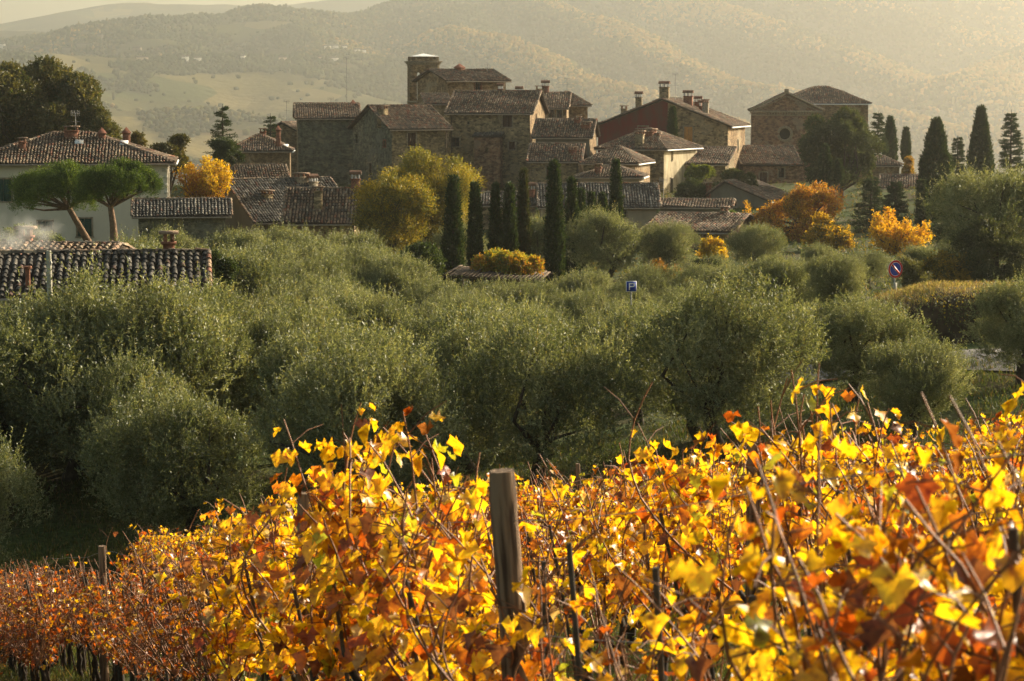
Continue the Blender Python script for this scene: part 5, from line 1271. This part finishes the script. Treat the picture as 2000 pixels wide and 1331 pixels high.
M['bankearth'] = mat_flat('dry_bank_earth', (0.06, 0.042, 0.025), 1.0, .5, 3)
bank()
SX = P(1749, 526, 83)
def disc_sign():
    zt = SX.z; zg = zt - 1.75; root = empty('road_sign', (SX.x, SX.y, zg), math.radians(28), label='round no parking sign, blue with red rim and slash', cat='road sign')
    pb = MB(); pb.tube([(0, 0.05, -.6), (0, 0.05, zt - zg + .25)], .03, 8); pb.build('pole', M['metal'], root)
    pb = MB(); pb.box((0, 0.0, zt - zg - .62), (.14, .02, .30)); pb.build('plate', M['concrete'], root)
    def ring(r0, r1, y, m_, name):
        mb = MB(); t = np.linspace(0, 2 * math.pi, 41)[:-1]; A = np.stack([np.cos(t) * r1, np.full(40, y), np.sin(t) * r1], -1)
        c = [0, 0, zt - zg]
        if r0 == 0: mb.add(A + c, [list(range(40))])
        else:
            B = np.stack([np.cos(t) * r0, np.full(40, y), np.sin(t) * r0], -1); i = np.arange(40); j = (i + 1) % 40
            mb.add(np.concatenate([A, B]) + c, np.stack([i, j, j + 40, i + 40], -1))
        if name == 'disc':
            Bk = A + [0, .02, 0]; i = np.arange(40); j = (i + 1) % 40; mb.add(np.concatenate([A, Bk]) + c, np.stack([i, i + 40, j + 40, j], -1)); mb.add(Bk + c, [list(range(40))[::-1]])
        return mb.build(name, m_, root)
    red = mat_flat('sign_red', (0.42, 0.02, 0.02), .45, .1); blue = mat_flat('sign_blue', (0.015, 0.04, 0.28), .45, .1)
    ring(0, .31, 0, M['white'], 'disc'); ring(.235, .305, -.004, red, 'red_rim'); ring(0, .222, -.004, blue, 'blue_field')
    for w, y, m_, nme in ((.085, -.008, M['white'], 'slash_edge'), (.06, -.012, red, 'slash')):
        a = math.radians(-45); R = [[math.cos(a), 0, -math.sin(a)], [0, 1, 0], [math.sin(a), 0, math.cos(a)]]
        mb = MB(); mb.box((0, y, zt - zg), (.45, .003, w), R=R); mb.build(nme, m_, root)
    return blue
BLUE = disc_sign()
def parking_sign():
    p = P(1233, 560, 84); zg = float(gz(p.x, p.y)); h = p.z - zg; root = empty('parking_sign', (p.x, p.y, zg), math.radians(8), label='square blue parking sign with white letter P among the olives', cat='road sign')
    pb = MB(); pb.tube([(-.0, .05, -.3), (0, .05, h + .1)], .03, 8); pb.build('pole', M['metal'], root)
    b = MB(); b.box((0, 0, h), (.38, .02, .38)); b.build('panel', M['white'], root)
    b = MB(); b.box((0.0, -.014, h), (.34, .008, .34)); b.build('blue_field', BLUE, root)
    le = MB(); y = -.022
    le.box((-.07, y, h), (.04, .006, .25)); le.box((0, y, h + .106), (.11, .006, .038)); le.box((0, y, h), (.11, .006, .038))
    t = np.linspace(-math.pi / 2, math.pi / 2, 9); q = [(.05 + math.cos(a) * r_, y - .003, h + .053 + math.sin(a) * r_) for r_ in (.072, .034) for a in t]
    le.add(q, [[k, k + 1, k + 10, k + 9] for k in range(8)])
    le.build('letter', M['white'], root)
parking_sign()
def util_pole():
    a = P(95, 490, 68); zg = float(gz(a.x, a.y)); root = empty('utility_pole', (a.x, a.y, zg), 0, label='pale concrete utility pole before the near farmhouse', cat='pole')
    b = MB(); b.tube([(0.05, 0, -.5), (0.02, 0, (a.z - zg) * .5), (0, 0, a.z - zg)], [.11, .09, .07], 10); b.build('shaft', M['concrete'], root)
    b = MB(); b.tube([(0, -.05, a.z - zg - .35), (0, .05, a.z - zg - .35)], .09, 8); b.build('bracket', M['metal'], root)
util_pole()
def smoke():
    c = P(40, 462, 84); mb = MB(); 
    for (dx, dz, rx, rz) in ((0, 0, 1.9, .95),):
        V = IV * 1.25 * np.array([rx, .9, rz]); mb.add(V + np.array([dx, 0, dz]), IF)
    m, ns, ls, out = nm('chimney_smoke'); tc = N(ns, 'TexCoord'); no = N(ns, 'TexNoise'); no.inputs['Scale'].default_value = 1.6; no.inputs['Detail'].default_value = 4
    ls.new(tc.outputs['Object'], no.inputs['Vector'])
    le = N(ns, 'VectorMath', operation='LENGTH'); sc = N(ns, 'VectorMath', operation='MULTIPLY'); sc.inputs[1].default_value = (1 / 1.8, 1 / .9, 1 / .9); ls.new(tc.outputs['Object'], sc.inputs[0]); ls.new(sc.outputs[0], le.inputs[0])
    fa = N(ns, 'MapRange'); fa.inputs[1].default_value = 1.0; fa.inputs[2].default_value = .05; ls.new(le.outputs['Value'], fa.inputs[0])
    r = ramp(ns, [(.44, (0, 0, 0)), (.72, (1, 1, 1))]); ls.new(no.outputs[0], r.inputs[0])
    mu = N(ns, 'Math', operation='MULTIPLY'); ls.new(r.outputs[0], mu.inputs[0]); ls.new(fa.outputs[0], mu.inputs[1]); m2 = N(ns, 'Math', operation='MULTIPLY'); ls.new(mu.outputs[0], m2.inputs[0]); m2.inputs[1].default_value = 1.3
    v = N(ns, 'VolumePrincipled'); v.inputs['Color'].default_value = (.95, .95, .92, 1); ls.new(m2.outputs[0], v.inputs['Density']); v.inputs['Anisotropy'].default_value = .4; ls.new(v.outputs[0], out.inputs['Volume'])
    o = mb.build('smoke', m); o.location = c; tag(o, 'white smoke drifting from the chimney behind the farmhouse', 'smoke', None, 'stuff')
smoke()

# ------------------------------------------------------------------ vineyard
LEAF = []
for a, r in [(-90, .22), (-62, .84), (-34, .68), (2, 1.02), (32, .70), (62, .90), (90, 1.15), (116, .88), (146, .70), (178, 1.02), (214, .68), (242, .84)]:
    LEAF.append((r * math.cos(math.radians(a)), r * math.sin(math.radians(a)) + .1))
LEAF = np.array(LEAF)
def vine_leaves(mb, base, tipd, nrm, size, col):
    """lobed, folded, curled leaves hanging from base"""
    n = len(base); tipd = unit(tipd); nrm = unit(nrm - (nrm * tipd).sum(1, keepdims=True) * tipd); sd = np.cross(tipd, nrm)
    o = np.concatenate([[(0, .05)], LEAF]); K = len(o)
    X = np.broadcast_to(o[:, 0], (n, K)); Y = np.broadcast_to(o[:, 1], (n, K))
    fold = rng.uniform(-.15, .9, (n, 1)) ** 1; curl = rng.uniform(-.7, .8, (n, 1)); wav = rng.normal(0, .16, (n, K)); wav[:, 0] = 0
    Zc = fold * np.abs(X) * .9 + curl * (Y ** 2) * .6 + wav
    X = X * (1 - .35 * np.clip(fold, 0, 1)); s = size[:, None]
    Vv = base[:, None] + sd[:, None] * (X * s)[..., None] + tipd[:, None] * ((Y + .9) * s * .92)[..., None] + nrm[:, None] * (Zc * s)[..., None]
    i = np.arange(n)[:, None] * K; j = np.arange(12)[None]
    Fc = np.stack([np.broadcast_to(i, (n, 12)), i + 1 + j, i + 1 + (j + 1) % 12], -1).reshape(-1, 3)
    # rim browning: outer fans vary in colour as autumn leaves do
    c = np.repeat(col, 12, 0) * rng.uniform(.85, 1.12, (n * 12, 1))
    mb.add(Vv.reshape(-1, 3), Fc, c)
YEL, DYE, ORG, RUS, BRN, GRN, PAL_ = (0.86, 0.59, 0.014), (0.72, 0.40, 0.012), (0.62, 0.22, 0.012), (0.42, 0.10, 0.012), (0.22, 0.085, 0.025), (0.38, 0.42, 0.03), (0.55, 0.40, 0.16)
VP = {'yellow': ([YEL, DYE, ORG, RUS, BRN, GRN, PAL_], [.52, .21, .09, .04, .05, .06, .03]),
      'orange': ([YEL, DYE, ORG, RUS, BRN, GRN, PAL_], [.36, .24, .16, .08, .08, .04, .04]),
      'rusty': ([YEL, DYE, ORG, RUS, BRN, GRN, PAL_], [.08, .08, .16, .30, .34, .0, .04])}
def vine_proto(seed, kind, nleaf=1.0, hmax=1.78):
    global rng
    rng = np.random.default_rng(seed); pal, pp = VP[kind]; pal = np.array(pal)
    root = empty('grapevine'); tr, cn, lf = MB(), MB(), MB()
    hc = rng.uniform(.62, .75) - (.22 if kind == 'rusty' else 0); k = 8; t = np.linspace(0, 1, k)
    pts = np.stack([np.cumsum(rng.normal(0, .018, k)), np.cumsum(rng.normal(0, .018, k)), -.1 + t * (hc + .1)], -1)
    tr.tube(pts, np.linspace(.042, .028, k) * rng.uniform(.85, 1.2, k), 7)
    top = pts[-1]
    for sg in (-1, 1):
        m = 6; u = np.linspace(0, 1, m); q = np.stack([top[0] + sg * u * .5, top[1] + np.cumsum(rng.normal(0, .012, m)), top[2] + .10 * np.sin(u * 2) + rng.normal(0, .01, m)], -1); q[0] = top
        tr.tube(q, np.linspace(.022, .012, m), 6)
    tr.build('trunk', M['vinewood'], root)
    B, T_, S_ = [], [], []
    nc = int(rng.integers(10, 14)) + (11 if kind == 'rusty' else 0)
    for c in range(nc):
        x0 = rng.uniform(-.5, .5); b = np.array([top[0] + x0, top[1] + rng.normal(0, .02), hc + .08]); L = rng.uniform(.75, 1.0) * (hmax - hc) * (1.15 if rng.uniform() < .12 else 1.0)
        m = 12; u = np.linspace(0, 1, m); lean = rng.normal(0, .22, 2); bow = rng.normal(0, .12, 2); droop = rng.uniform(0, .25) if rng.uniform() < .35 else 0
        q = np.stack([b[0] + lean[0] * u + bow[0] * np.sin(u * 3) + np.cumsum(rng.normal(0, .006, m)), b[1] + lean[1] * .9 * u + bow[1] * np.sin(u * 3) + np.cumsum(rng.normal(0, .006, m)), b[2] + L * (u - droop * u ** 3)], -1)
        cn.tube(q, np.linspace(.0072, .0036, m), 4, cap=False)
        nn = int(L / .058)
        for w in range(nn):
            f = (w + rng.uniform(0, 1)) / nn * (m - 1); i = min(int(f), m - 2); p = q[i] + (q[i + 1] - q[i]) * (f - i)
            B.append(p); S_.append(.062 * (1 - .35 * w / nn))
        for w in range(9 if kind == 'rusty' else 6):   # laterals and tendrils
            f = rng.uniform(.2, .95) * (m - 1); i = min(int(f), m - 2); p = q[i]; d_ = np.array([rng.normal(), rng.normal(), rng.uniform(-.2, .8)]); d_ /= np.linalg.norm(d_); l = rng.uniform(.08, .3)
            cn.tube([p, p + d_ * l * .5 + [0, 0, .02], p + d_ * l], [.0040, .0032, .0022], 3, cap=False)
            if rng.uniform() < .7: B.append(p + d_ * l); S_.append(.045); B.append(p + d_ * l * .6); S_.append(.05)
    cn.build('canes', M['cane'], root)
    B = np.array(B); S_ = np.array(S_); keep = rng.uniform(0, 1, len(B)) < .80 * nleaf; B, S_ = B[keep], S_[keep]; n = len(B)
    rep = 2 if nleaf > .6 else 1
    B = np.repeat(B, rep, 0); S_ = np.repeat(S_, rep); n = len(B)
    gk = SNoise(seed + 7, 4.5)(B) > rng.uniform(-.6, .22, n); B, S_ = B[gk], S_[gk]; n = len(B)
    a = rng.uniform(0, 6.28, n); out = np.stack([np.cos(a), np.sin(a), rng.uniform(-.1, .5, n)], -1); off = out * rng.uniform(.02, .10, (n, 1)); B2 = B + off
    zz = SNoise(seed, 3.0)(B); ci = rng.choice(len(pal), n, p=pp); ci = np.where((zz > .35) & (rng.uniform(0, 1, n) < .5), rng.choice([2, 3, 4], n), ci)
    col = pal[ci] * rng.uniform(.8, 1.15, (n, 1))
    vine_leaves(lf, B2, np.stack([out[:, 0] * .5, out[:, 1] * .5, -rng.uniform(.4, 1.1, n)], -1), np.stack([out[:, 0], out[:, 1], rng.uniform(.0, 1.0, n)], -1), S_ * rng.uniform(.55, 1.5, n) * (.68 if kind == 'rusty' else 1), col)
    lf.build('foliage', M['vine'], root)
    return root
VINES = {'yellow': [vine_proto(700 + i, 'yellow', .74) for i in range(6)], 'orange': [vine_proto(720 + i, 'orange', .62) for i in range(5)],
         'rusty': [vine_proto(740 + i, 'rusty', .58, 1.5) for i in range(4)], 'bare': [vine_proto(760 + i, 'orange', .36, 1.72) for i in range(3)]}
RD = np.array([-.255, .967]); RN = np.array([.967, .255]); SP = 2.3
stake_mb = MB(); stake_mb.tube([(0, 0, -.2), (.01, 0, .8), (0, 0, 1.38)], .0125, 6); STAKE = stake_mb.mesh('stake', M['stake'])
rp = np.random.default_rng(8); post_mb = MB(); zt_ = np.linspace(-.3, 1.8, 22)
post_mb.tube(np.stack([np.cumsum(rp.normal(0, .0025, 22)), np.cumsum(rp.normal(0, .0025, 22)), zt_], -1), .05 + rp.normal(0, .0018, 22) - .004 * zt_, 11)
for q in range(7):
    a_ = rp.uniform(0, 6.28); z0_ = rp.uniform(.2, 1.2); post_mb.tube([(math.cos(a_) * .043, math.sin(a_) * .043, z0_), (math.cos(a_ + .1) * .043, math.sin(a_ + .1) * .043, z0_ + rp.uniform(.3, .6))], .008, 5)
POST = post_mb.mesh('post', M['post'])
rowname_ = ['the row of the thick post', 'the second vine row', 'the third vine row', 'the fourth vine row', 'the fifth vine row', 'the sixth vine row', 'the seventh vine row', 'the eighth vine row', 'the ninth vine row']
rowname = {i: q for i, q in enumerate(rowname_)}; rowname[-1] = 'the leftmost rusty row'; rowname[-2] = 'the short rusty row beside it'
rv = np.random.default_rng(4)
for k in range(-2, 9):
    n = 0; vn = 0
    for t in np.arange(-5.6, 40, .88):
        c = np.array([0.0, 9.7]) + RD * t + RN * SP * (k if k >= 0 else (-.62 if k == -1 else -.31))
        x, y = c; 
        if y < 4.6 or y > 46.5 or abs(x) > .212 * y + .75: continue
        px = 1000 + x / y * F; u = rv.uniform()
        if k < 0 and y < 26: continue
        if k < 0: kind = 'rusty'
        elif k == 0 and y > 17.5: kind = 'rusty' if u < .85 else 'orange'
        elif k == 0 and 6.9 < y < 9.5: kind = 'bare'
        elif k == 0: kind = 'yellow' if u < .6 else 'orange'
        elif k == 1: kind = 'yellow' if u < .45 else ('orange' if u < .7 else 'bare')
        else: kind = 'yellow' if u < .42 else ('orange' if u < .75 else 'rusty')
        if k >= 1 and rv.uniform() < .14: continue
        if k >= 1 and kind != 'bare' and rv.uniform() < .22: kind = 'bare'
        o = use(VINES[kind], int(rv.integers(len(VINES[kind])))); z = float(gz(x, y))
        s = rv.uniform(.92, 1.08) * (.84 if k == 0 and y < 9.6 else (1.06 if k == 0 and y < 18 else (.9 if k <= 0 and y > 22 else 1))); o.location = (x, y, z); o.rotation_euler = (0, 0, math.atan2(RD[1], RD[0]) + (math.pi if rv.uniform() < .5 else 0) + rv.normal(0, .08)); o.scale = (s, s, s * rv.uniform(.86, 1.1))
        kn = {'yellow': 'bright yellow', 'orange': 'orange and gold', 'rusty': 'sparse rusty', 'bare': 'few golden'}[kind]
        tag(o, f'grapevine with {kn} leaves, {nth(vn)} in {rowname[k]}', 'grapevine', 'grapevines of the vineyard'); vn += 1
        if vn % 3 != 0 or k == 0:
            so = link('stake', STAKE); tt = c + RD * .12 + RN * .03; so.location = (tt[0], tt[1], float(gz(*tt))); so.rotation_euler = (rv.normal(0, .05), rv.normal(0, .06) - .11, 0)
            so.scale = (1, 1, rv.uniform(.9, 1.1)); tag(so, f'thin dark stake beside {nth(vn - 1)} grapevine in {rowname[k]}', 'stake', 'stakes between the vines')
for px_, d_, kd, lab_ in ((1905, 4.5, 'bare', 'closest grapevine with big blurred leaves at the lower right'), (1770, 5.3, 'yellow', 'second closest grapevine leaning before the right end of the row')):
    o = use(VINES[kd], 1); x = (px_ - 1000) / F * d_; o.location = (x, d_, float(gz(x, d_))); o.rotation_euler = (0, 0, 1.9); o.scale = (.95, .95, .9); tag(o, lab_, 'grapevine', 'grapevines of the vineyard')
# posts at their places
for i, (px, py, d, r_, lab) in enumerate([(987, 915, 9.7, 1.22, 'thick weathered wooden post standing nearest, below picture centre'), (1478, 862, 13.5, .95, 'wooden post with flat top in the second vine row'), (592, 962, 14.4, 1.0, 'wooden post behind yellow leaves, left of the thick post'),
                                          (204, 1066, 27, 1.0, 'wooden post among rusty vines on the left'), (98, 1132, 35, 1.0, 'small far post at the left edge of the vineyard'), (1142, 905, 42, .9, 'small far post before the mown grass'), (1690, 1060, 20, 1.0, 'post half hidden in the third row'), (1385, 960, 36, .9, 'small far post among orange vines')]):
    top = P(px, py, d); g = float(gz(top.x, top.y)); o = link('post', POST); o.location = (top.x + (.125 if i == 0 else 0), top.y, g); o.scale = (r_, r_, max(.8, (top.z - g) / 1.8))
    o.rotation_euler = (0, -.075 if i == 0 else rv.normal(0, .02), 0); tag(o, lab, 'post', 'vineyard posts')
# trellis wires
for k in range(0, 7):
    for hw, wn_ in ((.7, 'lowest'), (1.15, 'middle'), (1.6, 'top')):
        t = np.arange(-5.6, 39, 1.2); c = np.array([0.0, 9.7])[None] + RD[None] * t[:, None] + RN[None] * SP * k
        c = c[(c[:, 1] > 3.5) & (np.abs(c[:, 0]) < .25 * c[:, 1] + 1.5)]
        mb = MB(); mb.tube(np.c_[c, gz(c[:, 0], c[:, 1]) + hw], .0016, 4); o = mb.build('trellis_wire', M['metal']); tag(o, f'{wn_} trellis wire, {rowname[k]}', 'wire', 'trellis wires')

# ------------------------------------------------------------------ grass
def grass(name, label, n, xf, yf, L, W, pal, pp, per=5):
    global rng
    rng = np.random.default_rng(901 + n); y = rng.uniform(*yf, n); x = xf(y, rng.uniform(0, 1, n))
    c = fbm2(x, y, 5, 1.6, 3); ok = c > -.35 + rng.uniform(-.3, .3, n); x, y = x[ok], y[ok]
    b = np.c_[x, y, gz(x, y)]; b = np.repeat(b, per, 0); b[:, :2] += rng.normal(0, .05, (len(b), 2)); q = len(b)
    pal = np.array(pal); mb = MB(); leaves(mb, b, unit(rng.normal(0, .45, (q, 3)) + [0, 0, 1.1]), L * rng.uniform(.5, 1.4, q), W, pal[rng.choice(len(pal), q, p=pp)] * rng.uniform(.7, 1.3, (q, 1)))
    o = mb.build(name, M['grass']); tag(o, label, 'grass', None, 'stuff')
GP = [(0.06, 0.085, 0.02), (0.085, 0.10, 0.028), (0.16, 0.12, 0.05), (0.22, 0.15, 0.06)]
grass('grass', 'green and dry grass between the vine rows', 26000, lambda y, u: (u * 2 - 1) * .225 * y, (9, 50), .13, .012, GP, [.35, .3, .2, .15])
grass('grass', 'lit mown grass along the edge of the olive grove', 26000, lambda y, u: (u * 2 - 1) * .23 * y, (44, 66), .16, .02, GP, [.45, .35, .15, .05])
def bank_grass():
    global rng
    rng = np.random.default_rng(31); n = 9000; x = rng.uniform(-4.5, 4.5, n); y = rng.uniform(.2, 10, n) ** 1.0; e = np.clip((4.5 - np.abs(x)) / 1.6, 0, 1) ** .5
    cl_ = fbm2(x, y, 8, 1.2, 3); ok = cl_ > rng.uniform(-.5, .3, n); x, y, e = x[ok], y[ok], e[ok]
    z = np.interp(y, [.22, .42, .9, 2.2, 5, 9, 13], [.8, 1.05, 1.15, 1.2, 1.1, .7, .1]) * e - .12
    b = np.repeat(np.c_[x, y, z], 4, 0); q = len(b); b[:, :2] += rng.normal(0, .06, (q, 2)); pal = np.array([(0.26, 0.19, 0.08), (0.32, 0.25, 0.11), (0.16, 0.16, 0.05), (0.2, 0.12, 0.05)])
    mb = MB(); leaves(mb, b, unit(rng.normal(0, .75, (q, 3)) + [0, -.2, .8]), .17 * rng.uniform(.5, 1.4, q), .02, pal[rng.choice(4, q, p=[.35, .3, .2, .15])] * rng.uniform(.7, 1.3, (q, 1)))
    o = mb.build('bank_grass', M['grass']); o.location = (15.8, 71.0, float(gz(15.8, 71))); o.rotation_euler = (0, 0, math.radians(-4)); tag(o, 'dry straw coloured grass on top of the bank', 'grass', None, 'stuff')
bank_grass()
def bank_ivy():
    global rng
    rng = np.random.default_rng(61); n = 1100; x = rng.uniform(-4.4, 4.2, n); z = rng.uniform(-.1, 1.15, n)
    k_ = fbm2(x, z * 1.5, 12, .9, 3); ok = k_ > rng.uniform(-.3, .35, n); x, z = x[ok], z[ok]; n = len(x); b = np.c_[x, np.full(n, -.05) + z * .2 - rng.uniform(0, .15, n), z]
    mb = MB(); sprays(mb, b, unit(rng.normal(size=(n, 3)) * .5 + [0, -.5, -.5]), rng.uniform(.15, .45, n), 7, .07, .05, [(0.07, 0.08, 0.03), (0.11, 0.11, 0.045), (0.16, 0.12, 0.05), (0.42, 0.30, 0.03)], [.4, .3, .2, .1], .8)
    o = mb.build('ivy', M['leaf']); o.location = (15.8, 71.0, float(gz(15.8, 71))); o.rotation_euler = (0, 0, math.radians(-4)); tag(o, 'ivy and dry creepers hanging down the bank wall', 'ivy', None, 'stuff')
bank_ivy()
# unused prototypes are real plants only if placed
for o in list(bpy.data.objects):
    if o.parent is None and o.get('category') is None and o.get('kind') is None and o.type not in ('CAMERA', 'LIGHT'):
        for ch in list(o.children): bpy.data.objects.remove(ch)
        bpy.data.objects.remove(o)
